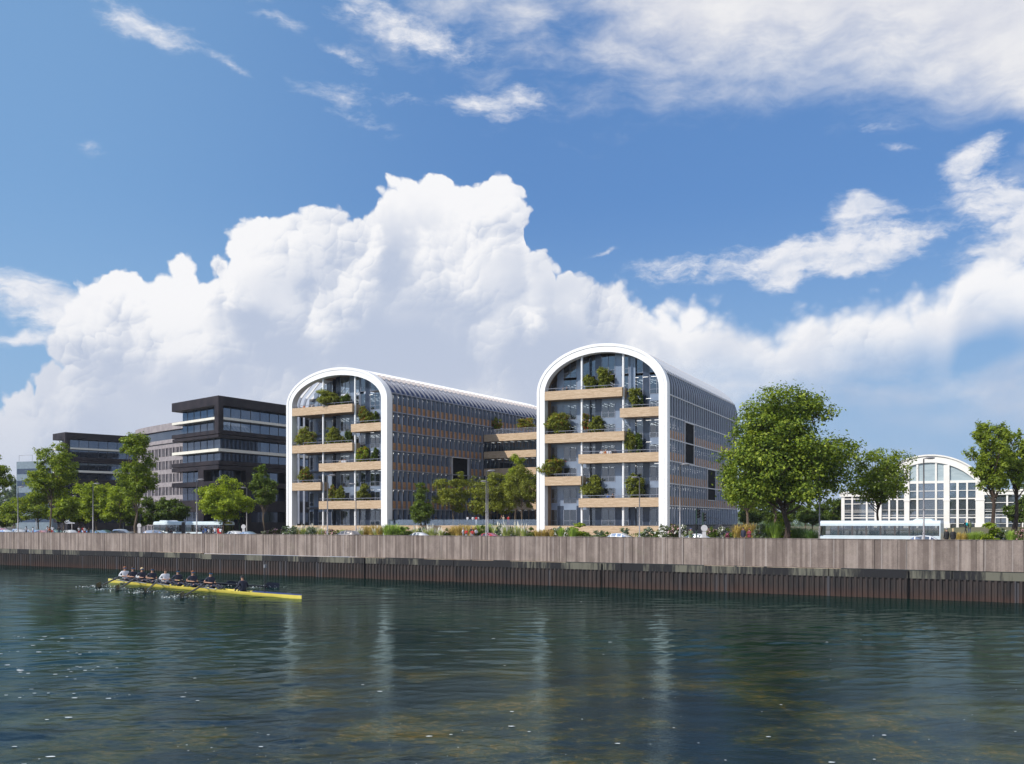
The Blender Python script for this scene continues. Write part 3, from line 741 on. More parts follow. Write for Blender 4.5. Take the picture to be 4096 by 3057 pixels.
    def ydep(s): return yd[0] if s < 8.6 else (yd[1] if s < 16 else yd[2])
    for c in range(ncol):
        s0 = 1.4 + c * cw; s1 = s0 + cw; y = ydep(s0 + .1); typ = pat[c % len(pat)]
        if typ in 'PN':
            mb = MB(); t0, t1 = inner(s0), inner(s1); mb.quad((s0, y, 9.9), (s1, y, 9.9), (s1, y, t1), (s0, y, t0), 0); mb.quad((s0, y, 6.6), (s1, y, 6.6), (s1, y, 9.9), (s0, y, 9.9), 1)  # lowest storey coloured dark in place of tree reflections
            part(mb, 'facade_panel', [M['frontpanel'] if typ == 'P' else M['darkenedpanel'], M['darkenedpanel']]); continue
        for i in range(len(FL)):
            f0 = FL[i] + (0.02 if i == 0 else 0.2); f1 = FL[i] + 2.62
            t0, t1 = inner(s0), inner(s1)
            if i >= len(FL) - 2: f1 = FL[i] + 3.3
            top0, top1 = min(f1, t0), min(f1, t1)
            if min(top0, top1) < f0 + .3: continue
            mb = MB(); e = .05
            mb.quad((s0 + e, y, f0), (s1 - e, y, f0), (s1 - e, y, top1), (s0 + e, y, top0), 0)
            mb.box(s0 - .03, s0 + e, y - .06, y + .02, f0, top0, 1); mb.box(s1 - e, s1 + .025, y - .06, y + .02, f0, top1, 1)
            mb.box(s0, s1, y - .05, y + .02, f0, f0 + .06, 1); mb.box(s0, s1, y - .05, y + .02, f0 + .75, f0 + .80, 1)
            part(mb, 'terrace_window', [M['darkgroundglass' if i == 0 else 'frontglass'], M['alu']])
    for i in range(1, len(FL) - 1):
        z1 = FL[i] + .2; z0 = FL[i - 1] + 2.62; run = MB()
        for c in range(ncol + 1):
            s0 = 1.4 + c * cw; s1 = s0 + cw; y = ydep(s0 + .1)
            bad = c == ncol or pat[c % len(pat)] in 'PN' or min(inner(s0), inner(s1)) < z0 + .2
            if bad:
                if run.v: part(run, 'spandrel_panel', M['frontpanel'])
                run = MB(); continue
            run.quad((s0, y, z0), (s1, y, z0), (s1, y, min(z1, inner(s1))), (s0, y, min(z1, inner(s0))))
    mb = MB()
    for sx, ya, yb in ((8.58, min(yd[:2]), max(yd[:2])), (16.0, min(yd[1:]), max(yd[1:]))):
        mb.box(sx, sx + .04, ya, yb, 6.6, inner(sx) - .1)
    part(mb, 'glazing_return', M['darkenedpanel'])  # shade of the return faces put into their colour
    # terraces
    for j, (z, s0, s1) in enumerate(bands):
        ret = 2.2
        mb = MB(); mb.box(s0, s1, -0.02, 0.22, z - 1.47, z)
        if s1 < W - 3: mb.box(s1 - .22, s1, .22, ret, z - 1.47, z)
        if s0 > 3: mb.box(s0, s0 + .22, .22, ret, z - 1.47, z)
        part(mb, 'timber_band', M['wood'])
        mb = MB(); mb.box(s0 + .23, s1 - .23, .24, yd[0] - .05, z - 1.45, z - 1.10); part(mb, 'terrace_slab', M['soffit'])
        mb = MB(); hz_ = z + .42
        mb.tube([(s0, .1, hz_), (s1, .1, hz_)], .045, 5)
        k = s0 + .3
        while k < s1: mb.tube([(k, .1, z), (k, .1, hz_)], .025, 4); k += 1.7
        part(mb, 'handrail', M['alu'])
    for s in cols:
        mb = MB(); mb.cyl((s, .75), .19, 4.4, inner(s, 1.0) + .1, 12); part(mb, 'column', M['white'], smooth=True)
    mb = MB(); mb.box(1.38, W - 1.38, -0.01, .3, 4.36, 6.56); part(mb, 'timber_plinth', M['wood'])
    mb = MB(); mb.box(0.1, W - .2, .3, L, 4.36, 6.54); part(mb, 'base_slab', M['slab'])
    if not left_open: pass
    return root
M['loggiashade'] = mat('loggia_shade', (0.010, 0.012, 0.016), rough=0.7, spec=0.05)  # matte black stands for the shaded depth of the loggias
aL = math.atan2(-0.51821, 0.85525); aR = math.atan2(-0.43015, 0.90276)
P_L = (-43.12, 188.0); P_R = (4.173, 164.0); WL = 24.42; WR = 22.42
bandsL = [(28.83, 1.42, 16.28), (25.10, 15.97, 22.95), (21.75, 1.42, 16.28), (18.14, 8.18, 22.95), (14.66, 1.42, 8.6), (11.10, 8.18, 22.95)]
bandsR = [(28.86, 1.40, 14.95), (25.43, 14.56, 21.0), (21.76, 1.40, 15.27), (18.24, 7.42, 21.0), (14.70, 1.40, 7.87), (11.05, 7.46, 21.0)]
BL = barrel('vaulted_office_building', 'left white arched office building, its long side facing the deck trees', P_L, aL, WL, 29.3, 6.45, 62,
            [9.55, 13.05, 16.55, 20.05, 23.55, 27.05, 30.5], bandsL, (8.6, 16.36), True, 'L', [(20.5, 26.2, 14.6, 19.9)], 'white arched office buildings')
BR = barrel('vaulted_office_building', 'white arched office building on the right, beside the big maple tree', P_R, aR, WR, 28.55, 7.55, 50,
            [9.8, 13.3, 16.9, 20.4, 24.0, 27.4, 31.0], bandsR, (7.74, 14.9), False, 'R', [(10.4, 16.2, 17.1, 23.8), (25.4, 31.6, 11.2, 16.7)], 'white arched office buildings')
def bl_pt(base, e, bk, s, d, z): return Vector((base[0] + e[0] * s + bk[0] * d, base[1] + e[1] * s + bk[1] * d, z))
eL, kL = (0.85525, -0.51821), (0.51821, 0.85525); eR, kR = (0.90276, -0.43015), (0.43015, 0.90276)
def LP(s, d, z): return bl_pt(P_L, eL, kL, s, d, z)
def RP(s, d, z): return bl_pt(P_R, eR, kR, s, d, z)

# link wing between the two buildings and the raised deck in front of it
lk = empty('link_building', LP(WL, 32, 4.35), aL, label='low timber banded wing with a planted roof terrace joining the two arched buildings', cat='building')
def lpart(mb, nm, mt, **k): o = mb.build(nm, mt, lk, **k); o.location.z = -4.35; return o
LW = 27.5
for z in (25.2, 21.7, 18.2, 14.7, 11.2):
    mb = MB(); mb.box(.02, LW, -.25, 9, z - 1.45, z); lpart(mb, 'timber_band', M['wood'])
for k, (z0, z1) in enumerate(((21.7, 23.75), (18.2, 20.25), (14.7, 16.75), (11.2, 13.25), (6.6, 9.75))):
    for c in range(int(LW / 1.5)):
        mb = MB(); x = c * 1.5; mb.quad((x + .06, .1, z0), (x + 1.5, .1, z0), (x + 1.5, .1, z1), (x + .06, .1, z1), 0)
        mb.box(x, x + .07, -.02, .12, z0, z1, 1); mb.box(x, x + 1.5, -.01, .1, z1 - .06, z1, 1); lpart(mb, 'window', [M['glass'], M['soffit'] if k > 2 else M['alu_dark']])
mb = MB(); mb.box(1, LW, 4, 8.8, 4.4, 24); lpart(mb, 'inner_wall', M['interior'])
mb = MB()
for z in (23.7, 20.2, 16.7, 13.2, 9.7):
    for c in range(16): mb.box(1 + c * 1.6, 1.07 + c * 1.6, .8, 2.2, z - .08, z - .05)
lpart(mb, 'ceiling_lamps', M['lamp'], kind='stuff')
mb = MB(); x = .1
mb.box(0.1, LW, -.2, -.16, 26.15, 26.2)
while x < LW: mb.box(x, x + .04, -.2, -.16, 25.2, 26.18); x += .22
lpart(mb, 'roof_railing', M['alu'])
mb = MB(); mb.box(12.6, 14.6, -.6, -.2, 6.6, 23.6); lpart(mb, 'glass_lift_shaft', M['glass_rail'])
A, B_ = LP(WL + .05, .3, 0), RP(-.05, .3, 0); C_, D_ = RP(-.05, 34, 0), LP(WL + .05, 31.5, 0)
dk = empty('raised_deck', (A.x, A.y, 4.35), 0, label='raised timber fronted deck with a glass rail between the two arched buildings', cat='deck')
def dpart(mb, nm, mt): o = mb.build(nm, mt, dk); o.location = (-A.x, -A.y, 0 - 4.35); return o
mb = MB(); mb.add([(*A.xy, 6.2), (*B_.xy, 6.2), (*C_.xy, 6.2), (*D_.xy, 6.2), (*A.xy, 6.58), (*B_.xy, 6.58), (*C_.xy, 6.58), (*D_.xy, 6.58)],
                  [(0, 3, 2, 1), (4, 5, 6, 7), (0, 1, 5, 4), (1, 2, 6, 5), (2, 3, 7, 6), (3, 0, 4, 7)]); dpart(mb, 'deck_floor', M['paving'])
du = (B_ - A).normalized(); dn = Vector((du.y, -du.x, 0))
fa = empty('deck_fascia_frame', (0, 0, 0)); bpy.data.objects.remove(fa)
mb = MB(); Ld = (B_ - A).length; mb.box(0, Ld, -.12, -.01, 4.36, 6.6)
o = mb.build('timber_fascia', M['wood'], dk); o.rotation_euler = (0, 0, math.atan2(du.y, du.x)); o.location.z = -4.35
mb = MB(); mb.box(0, Ld, -.08, -.05, 6.6, 7.62); o = mb.build('glass_rail', M['glass_rail'], dk); o.rotation_euler = (0, 0, math.atan2(du.y, du.x)); o.location.z = -4.35

# ---------------------------------------------------------------- dark office blocks
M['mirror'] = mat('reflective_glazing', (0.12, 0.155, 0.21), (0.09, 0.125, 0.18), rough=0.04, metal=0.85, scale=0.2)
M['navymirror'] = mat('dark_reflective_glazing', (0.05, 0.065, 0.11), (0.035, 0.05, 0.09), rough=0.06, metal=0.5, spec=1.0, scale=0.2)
def dark_block(label, cpx, D, apx, vpl, lenR, vpr, top, sgrp):
    C0 = px(cpx, D, 0); dl = Vector((vpl - CX, F, 0)).normalized(); dr = Vector((vpr - CX, F, 0)).normalized()
    t = (apx - CX) / F; lenL = (t * C0.y - C0.x) / (dl.x - t * dl.y)
    root = empty('dark_office_block', (C0.x, C0.y, 4.35), 0, label=label, cat='building', group=sgrp)
    dz = top - 35.1
    def foot(i, f=None):
        a = i if f is None else f
        p = dl * a + dr * i; q = dl * (lenL - a) + dr * i; r_ = dl * (lenL - a) + dr * (lenR - i); s_ = dl * a + dr * (lenR - i)
        return [p, s_, r_, q]
    def prism(nm, m_, i, z0, z1, f=None):
        mb = MB(); P = foot(i, f); mb.add([(p.x, p.y, z0 + dz) for p in P] + [(p.x, p.y, z1 + dz) for p in P], [(3, 2, 1, 0), (4, 5, 6, 7), (0, 1, 5, 4), (1, 2, 6, 5), (2, 3, 7, 6), (3, 0, 4, 7)])
        o = mb.build(nm, m_, root); o.location.z = -4.35; return o
    prism('roof_band', M['dark'], 0, 33.1, 35.1)
    for (z0, z1) in ((26.75, 27.6), (26.0, 26.6), (19.95, 20.85), (18.9, 19.8), (15.3, 16.35), (9.6, 12.2)):
        prism('dark_band', M['dark'], 0 if z1 - z0 > .7 else 0.12, z0, z1)
    for (z0, z1) in ((29.95, 30.5), (22.85, 23.5)): prism('pale_band', M['cream'], 0.02, z0, z1)
    prism('podium_wall', M['dark'], 1.0, 4.4, 7.2)
    for (z0, z1) in ((30.5, 33.1), (27.6, 29.95), (23.5, 26.0), (20.85, 22.85), (16.35, 18.9), (12.2, 15.3), (7.2, 9.6)):
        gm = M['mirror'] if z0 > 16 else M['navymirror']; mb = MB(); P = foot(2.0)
        mb.add([(p.x, p.y, z0 + dz) for p in P] + [(p.x, p.y, z1 + dz) for p in P], [(3, 2, 1, 0), (4, 5, 6, 7), (0, 1, 5, 4), (1, 2, 6, 5), (2, 3, 7, 6), (3, 0, 4, 7)])
        P = foot(1.96)
        def muls(a, b, step):
            n = int((b - a).length / step); u = (b - a).normalized()
            for k in range(n + 1):
                p = a + u * k * step; mb.box(p.x - .045, p.x + .045, p.y - .045, p.y + .045, z0 + dz, z1 + dz, 1)
        muls(P[0], P[1], 3.0); muls(P[0], P[3], 3.0)
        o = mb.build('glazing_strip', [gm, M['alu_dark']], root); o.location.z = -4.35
    # corner piers and frames
    def pier(p, z0, z1, w=.9):
        mb = MB(); a_, b_ = p, p + dr * w * 1.6; c_ = b_ + dl * w * 1.9; d_ = a_ + dl * w * 1.9
        mb.add([(q.x, q.y, z0 + dz) for q in (a_, b_, c_, d_)] + [(q.x, q.y, z1 + dz) for q in (a_, b_, c_, d_)], [(3, 2, 1, 0), (4, 5, 6, 7), (0, 1, 5, 4), (1, 2, 6, 5), (2, 3, 7, 6), (3, 0, 4, 7)])
        o = mb.build('pier', M['dark'], root); o.location.z = -4.35
    e = dl * .01 + dr * .01
    pier(e, 27.6, 33.1); pier(e + dr * 30, 27.6, 33.1, 2.2); pier(e + dl * 6.5, 7.2, 18.9, 1.3); pier(e + dr * 8, 7.2, 18.9, 1.1)
    pier(e + dr * 22, 7.2, 18.9, 1.1)
    return root, C0, dl, dr
DB1 = dark_block('stepped charcoal office block with two cream bands, directly left of the left arched building', 873.7, 216, 687, -2050, 62, 4400, 35.1, 'charcoal office blocks')
DB2 = dark_block('farther charcoal office block with pale bands standing behind the tall trees at far left', 261, 302, 211, -2050, 40, 6000, 35.0, 'charcoal office blocks')
# white advertising panels on the podium: blank boards with a blue swirl and a grey word
def panel(label, P, ang, w, h, word):
    t = empty('sign_board', P, ang, label=label, cat='sign', group='office sign boards')
    mb = MB(); mb.box(0, w, -.08, 0, 0, h); mb.build('board', M['signwhite'], t)
    mb = MB()
    for k in range(9):
        a0, a1 = 2.6 - k * .36, 2.6 - (k + 1) * .36; r0 = h * .22; t0 = .03 + .10 * math.sin(k / 9 * math.pi); t1 = .03 + .10 * math.sin((k + 1) / 9 * math.pi)
        cx, cz = w * .38, h * .66
        mb.quad((cx + math.cos(a0) * (r0 - t0 * 2), -.1, cz + math.sin(a0) * (r0 - t0 * 2) * 1.2), (cx + math.cos(a0) * (r0 + t0), -.1, cz + math.sin(a0) * (r0 + t0) * 1.2),
                (cx + math.cos(a1) * (r0 + t1), -.1, cz + math.sin(a1) * (r0 + t1) * 1.2), (cx + math.cos(a1) * (r0 - t1 * 2), -.1, cz + math.sin(a1) * (r0 - t1 * 2) * 1.2))
    mb.build('swirl_emblem', M['signblue'], t)
    text_part('lettering', word, h * .26, M['signgrey'], t, (w * .08, -.11, h * .16), (math.pi / 2, 0, 0))
    return t
M['signwhite'] = mat('sign_white', (0.75, 0.76, 0.80)); M['signblue'] = mat('sign_blue', (0.02, 0.12, 0.45)); M['signgrey'] = mat('sign_grey', (0.22, 0.23, 0.26))
_, C0, dl, dr = DB1
q = C0 + dr * 1.0 + dl * 1.0; q = q - dr * 0.0
panel('white board with blue swirl and grey word on the nearer charcoal block', (C0.x - .1, C0.y - .9, 6.7), .35, 2.6, 2.6, 'Office')
_, C2, dl2, dr2 = DB2
panel('half hidden white board low on the farther charcoal block behind trees', (C2.x + .1, C2.y - .9, 6.85), .1, 3.1, 1.95, 'Office')

# curved stone office building between the two
cs = empty('curved_stone_building', px(620, 250, 4.35), 0, label='curved grey pink stone office building with upright windows between the two charcoal blocks', cat='building')
base = px(620, 250, 4.35)
N = 22; pts = []
for i in range(N + 1):
    t = i / N; x = 549 + (860 - 549) * t; D = 264 - 34 * t ** 0.72; pts.append(px(x, D, 0) - Vector((base.x, base.y, 0)))
def arcwall(nm, m_, z0, z1, off, depth=.5):
    mb = MB(); vs = []
    for i, p in enumerate(pts):
        tg = (pts[min(i + 1, N)] - pts[max(i - 1, 0)]).normalized(); nn = Vector((tg.y, -tg.x, 0))
        a, b_ = p + nn * off, p + nn * (off - depth)
        vs += [(a.x, a.y, z0), (a.x, a.y, z1), (b_.x, b_.y, z1), (b_.x, b_.y, z0)]
    fs = []
    for i in range(N):
        for k in range(4): fs.append((i * 4 + k, i * 4 + (k + 1) % 4, (i + 1) * 4 + (k + 1) % 4, (i + 1) * 4 + k))
    fs += [(0, 3, 2, 1), tuple(N * 4 + k for k in range(4))]
    mb.add(vs, fs); o = mb.build(nm, m_, cs); o.location.z = -4.35; return o
arcwall('cornice', M['stone'], 30.2, 31.9, .5, 6); arcwall('top_glazing', M['mirror'], 27.9, 30.2, -.35, 1); arcwall('band_course', M['stone'], 27.0, 27.9, .35, 1.5)
arcwall('window_wall', M['navymirror'], 4.4, 27.0, -.25, 1)
zf = 27.0; k = 0
while zf > 6:
    arcwall('stone_course', M['stone'], zf - 1.15, zf - .02, 0.02 + .03 * (k % 2), 1.0); zf -= 3.25; k += 1
    for i in range(N):
        a, b_ = pts[i], pts[i + 1]
        for f0, f1 in ((0.02, .12), (.46, .56), (.80, .98)):
            p, q = a.lerp(b_, f0), a.lerp(b_, f1); u = (q - p).normalized(); nn = Vector((u.y, -u.x, 0))
            mb = MB() if (i == 0 and f0 < .1) else mb
            P4 = [p, q, q - nn * .6, p - nn * .6]
            mb.add([(v.x, v.y, zf + .0) for v in P4] + [(v.x, v.y, zf + 2.1) for v in P4], [(3, 2, 1, 0), (4, 5, 6, 7), (0, 1, 5, 4), (1, 2, 6, 5), (2, 3, 7, 6), (3, 0, 4, 7)])
    o = mb.build('stone_piers', M['stone'], cs); o.location.z = -4.35
# pale glazed building at far left
pb = empty('pale_glass_building', px(66, 345, 4.35), -.35, label='pale blue grey building with strip windows half hidden by trees at the far left edge', cat='building')
mb = MB(); mb.box(0, 16, 0, 20, 0, 24.2); mb.build('wall', mat('pale_blue_wall', (0.20, 0.26, 0.31), rough=.5), pb)
for z in (3, 7.2, 11.4, 15.6, 19.8):
    mb = MB(); mb.box(.3, 15.7, -.05, 0, z, z + 1.9); mb.build('strip_window', M['mirror'], pb)
mb = MB(); mb.tube([(1, .2, 24.2), (1, .2, 26.4), (7, .2, 26.4), (7, .2, 24.2)], .06, 4); mb.build('roof_rail', M['pole'], pb)

# ---------------------------------------------------------------- arched white hall
HO = Vector((70.2, 209.4, 6.1)); hall = empty('arched_hall', HO, QA, label='low white hall with a wide arched glass front behind the bus at right', cat='building')
def hp(mb, nm, mt, smooth=False):
    o = mb.build(nm, mt, hall); o.location.z = -6.1
    if smooth: autosmooth(o.data, 35)
    return o
M['hallwhite'] = mat('hall_white_stone', (0.84, 0.82, 0.78), (0.78, 0.76, 0.72), rough=0.6, scale=0.6)
M['hallglass'] = glass_mat('hall_glass', (0.72, 0.78, 0.82), 0.60, base=(0.16, 0.19, 0.22))
HC = 17.4; HR = 12.77; HZC = 20.7 - HR                   # arch circle centre height
def sx(x): return (x - 90) / 60.5
def harc(s, r): d = s - HC; return HZC + math.sqrt(max(0, r * r - d * d))
def ring(nm, r0, r1, y0, y1, m_):
    mb = MB(); n = 36; th0 = math.asin(10.6 / HR); vs = []; fs = []
    for i in range(n + 1):
        th = -th0 + 2 * th0 * i / n
        for r, y in ((r1, y0), (r0, y0), (r0, y1), (r1, y1)): vs.append((HC + r * math.sin(th), y, HZC + r * math.cos(th)))
    for i in range(n):
        for k in range(4): fs.append((i * 4 + k, i * 4 + (k + 1) % 4, (i + 1) * 4 + (k + 1) % 4, (i + 1) * 4 + k))
    mb.add(vs, [f for f in fs]); return hp(mb, nm, m_, True)
ring('arch_ring', HR - 1.35, HR, -.25, .6, M['hallwhite']); ring('arch_cornice', HR - .02, HR + .28, -.5, .7, M['hallwhite']); ring('vault_roof', HR - .3, HR - .05, .6, 34, mat('hall_roof_inside', (0.42, 0.43, 0.44), (0.36, 0.37, 0.38), rough=.6))
for x0, x1, kind in ((500, 585, 1), (855, 915, 1), (1310, 1375, 1), (1665, 1760, 1), (665, 685, 0), (760, 780, 0), (995, 1018, 0), (1210, 1232, 0), (1450, 1478, 0), (1560, 1580, 0)):
    s0, s1 = sx(x0), sx(x1); zt = min(harc(s0, HR - 1.3), harc(s1, HR - 1.3)); 
    if not kind and (x0 < 900 or x0 > 1400): zt = 15.2
    if x0 in (500, 1665): zt = 15.6
    mb = MB(); dd = -.3 if kind else -.1
    mb.box(s0, s1, dd, .45, 6.0, zt)
    if kind: mb.box(s0 - .12, s1 + .12, dd - .1, .3, 6.0, 7.0); mb.box(s0 - .1, s1 + .1, dd - .08, .3, 11.5, 11.75)
    hp(mb, 'pilaster' if kind else 'mullion', M['hallwhite'])
for (z0, z1, a, b_) in ((15.1, 15.6, sx(500), sx(1760)), (11.8, 12.05, sx(585), sx(1665)), (13.5, 13.62, sx(585), sx(1665)), (8.0, 8.22, 0, 46), (8.6, 8.68, 0, 46), (9.7, 9.76, 0, 46), (6.9, 6.96, 0, 46), (11.0, 11.12, 0, sx(500)), (12.0, 12.2, 0, sx(500)), (9.3, 9.4, 0, sx(500)), (11.0, 11.12, sx(1760), 46), (9.3, 9.4, sx(1760), 46)):
    mb = MB(); mb.box(a, b_, -.06, .35, z0, z1); hp(mb, 'beam', M['hallwhite'])
for x0, x1 in ((90, 130), (215, 235), (395, 415), (1860, 1880), (1995, 2015), (2150, 2175), (2380, 2420), (2550, 2580)):
    mb = MB(); mb.box(sx(x0), sx(x1), -.12, .5, 6.0, 12.6); hp(mb, 'pilaster' if x0 in (90, 2380) else 'mullion', M['hallwhite'])
for a, b_ in ((-.3, sx(500)), (sx(1760), 46)):
    mb = MB(); mb.box(a, b_, -.35, 1, 12.6, 13.3); mb.box(a, b_, -.55, 1.2, 13.3, 13.65); mb.box(a + .2, b_ - .2, 1.3, 30, 12.9, 13.2); hp(mb, 'wing_cornice', M['hallwhite'])
mb = MB(); mb.box(0, 46, .2, .22, 6.0, 12.7); mb.box(sx(500) + .2, sx(1760) - .2, .2, .22, 12.7, 15.2); vs = [(HC + (HR - 1) * math.sin(-1.0 + 2.0 * i / 20), HZC + (HR - 1) * math.cos(-1.0 + 2.0 * i / 20)) for i in range(21)]
vs = [v for v in vs if v[1] > 15.2]
hp(mb, 'glazing', M['hallglass']); mb = MB(); mb.prism(vs + [(vs[-1][0], 15.2), (vs[0][0], 15.2)], 1, .2, .22); hp(mb, 'lunette_glazing', mat('pale_lunette_glass', (0.42, 0.50, 0.53), (0.34, 0.42, 0.46), rough=.12, spec=.8, stretch=(1, 1, 4), scale=.4))
mb = MB(); mb.box(0, 46, 33, 33.3, 6, 13); mb.box(0, .3, .5, 33, 6, 12.8); mb.box(0, 46, .5, 33, 5.9, 6.05); hp(mb, 'inner_wall', mat('hall_inside', (0.10, 0.12, 0.17), (0.05, 0.06, 0.09), rough=.7, scale=.3))
mb = MB(); r = random.Random(5)
for k in range(24):
    x = r.uniform(1, 44); y = r.uniform(3, 12); mb.box(x, x + r.uniform(.3, 1.6), y, y + .5, 6.05, 6.05 + r.uniform(.8, 3.4))
hp(mb, 'exhibit_stand', mat('hall_exhibits', (0.5, 0.66, 0.64), (0.16, 0.17, 0.2), rough=.5, scale=.8))
# low wall and steps at the right building's foot
st = empty('entrance_stair', px(2862, 172, 4.5), aR, label='low grey wall with steps and rail at the right arched building', cat='stair')
mb = MB(); mb.box(3.4, 9.6, 0, .4, 0, 2.3); mb.build('low_wall', mat('grey_wall', (0.22, 0.24, 0.28), rough=.8), st)
mb = MB()
for k in range(7): mb.box(k * .45, (k + 1) * .45, .1, 3, 0, 2.25 - k * .3)
mb.build('steps', M['stone'], st)
mb = MB(); mb.tube([(-1.5, .2, 3.5), (0, .2, 3.4), (3.2, .2, 1.4)], .04, 5); [mb.tube([(x_, .2, z_ - 1.1), (x_, .2, z_)], .03, 4) for x_, z_ in ((-1.4, 3.5), (0, 3.4), (1.5, 2.45), (3.1, 1.45))]; mb.build('handrail', M['pole'], st)

# ---------------------------------------------------------------- vegetation
def leaf_mat(name, cl_, cm, cd, trans=0.35):
    m, nt, p = newmat(name); nt.nodes.remove(p); out = nt.nodes['Material Output']
    ge = nt.nodes.new('ShaderNodeNewGeometry'); rr = S(ge.outputs['Random Per Island'])
    oi = nt.nodes.new('ShaderNodeObjectInfo')
    n = noise(ocoord(), 0.55, 3, 0.5)
    f = rr * 0.6 + n * 0.75 - 0.2 + (S(oi.outputs['Random']) - 0.5) * 0.12
    c = mixc(smooth(f, 0.12, 0.5), cd, cm); c = mixc(smooth(f, 0.5, 0.86), c, cl_)
    d = nt.nodes.new('ShaderNodeBsdfDiffuse'); put(d.inputs[0], c)
    t = nt.nodes.new('ShaderNodeBsdfTranslucent'); put(t.inputs[0], vmath('MULTIPLY', c, (1.6, 1.5, 0.6)))
    g = nt.nodes.new('ShaderNodeBsdfGlossy'); g.inputs['Roughness'].default_value = 0.45; g.inputs[0].default_value = (.9, .9, .9, 1)
    m1 = nt.nodes.new('ShaderNodeMixShader'); m1.inputs[0].default_value = trans; nt.links.new(d.outputs[0], m1.inputs[1]); nt.links.new(t.outputs[0], m1.inputs[2])
    m2 = nt.nodes.new('ShaderNodeMixShader'); m2.inputs[0].default_value = 0.012; nt.links.new(m1.outputs[0], m2.inputs[1]); nt.links.new(g.outputs[0], m2.inputs[2])
    nt.links.new(m2.outputs[0], out.inputs[0]); return m
M['leaf_mid'] = leaf_mat('leaf_green', (0.349, 0.415, 0.048), (0.191, 0.261, 0.030), (0.079, 0.126, 0.020))
M['leaf_bright'] = leaf_mat('leaf_bright', (0.42, 0.50, 0.048), (0.270, 0.348, 0.030), (0.090, 0.145, 0.017))
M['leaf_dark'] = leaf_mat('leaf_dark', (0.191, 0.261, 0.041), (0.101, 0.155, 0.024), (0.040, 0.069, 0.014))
M['leaf_olive'] = leaf_mat('leaf_olive', (0.36, 0.39, 0.06), (0.20, 0.23, 0.035), (0.112, 0.126, 0.022))
M['leaf_maple'] = leaf_mat('leaf_maple', (0.394, 0.454, 0.055), (0.169, 0.241, 0.028), (0.050, 0.087, 0.014), 0.3)
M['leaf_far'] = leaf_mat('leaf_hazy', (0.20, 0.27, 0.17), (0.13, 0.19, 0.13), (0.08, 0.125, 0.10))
M['bark'] = mat('bark', (0.17, 0.125, 0.085), (0.09, 0.065, 0.045), rough=0.9, stretch=(3, 3, .6), scale=2.5, bmp=0.3)
M['bark_dark'] = mat('dark_bark', (0.085, 0.055, 0.04), (0.04, 0.028, 0.02), rough=0.9, stretch=(3, 3, .6), scale=2.5, bmp=0.3)
M['red'] = mat('red_flower', (0.50, 0.07, 0.03)); M['pink'] = mat('pink_flower', (0.75, 0.42, 0.45)); M['whitefl'] = mat('white_flower', (0.85, 0.82, 0.78))
M['magenta'] = mat('magenta_flower', (0.55, 0.05, 0.25))
def cards(name, P, size, mats, rs, up=0.35, aspect=0.62, mi=None, nrm=None):
    """leaf-sized faces: P (n,3) centres, size (n,)"""
    n = len(P)
    N = rs.normal(size=(n, 3)); N[:, 2] = np.abs(N[:, 2]) + up
    if nrm is not None: N = N * 0.8 + nrm
    N /= np.linalg.norm(N, axis=1)[:, None] + 1e-9
    R = rs.normal(size=(n, 3)); U = np.cross(N, R); U /= np.linalg.norm(U, axis=1)[:, None] + 1e-9; V = np.cross(N, U)
    s = size[:, None]
    a = P + U * s * 0.55; c = P - U * s * 0.55; b = P + V * s * 0.5 * aspect + N * s * 0.10; d = P - V * s * 0.5 * aspect + N * s * 0.10
    vs = np.stack([a, b, c, d], 1).reshape(-1, 3)
    me = bpy.data.meshes.new(name); me.vertices.add(n * 4); me.loops.add(n * 4); me.polygons.add(n)
    me.vertices.foreach_set('co', vs.astype(np.float32).ravel()); me.loops.foreach_set('vertex_index', np.arange(n * 4, dtype=np.int32))
    me.polygons.foreach_set('loop_start', np.arange(n, dtype=np.int32) * 4); me.polygons.foreach_set('loop_total', np.full(n, 4, dtype=np.int32))
    for m in mats: me.materials.append(m)
    if mi is not None: me.polygons.foreach_set('material_index', mi.astype(np.int32))
    me.update(calc_edges=True); return me
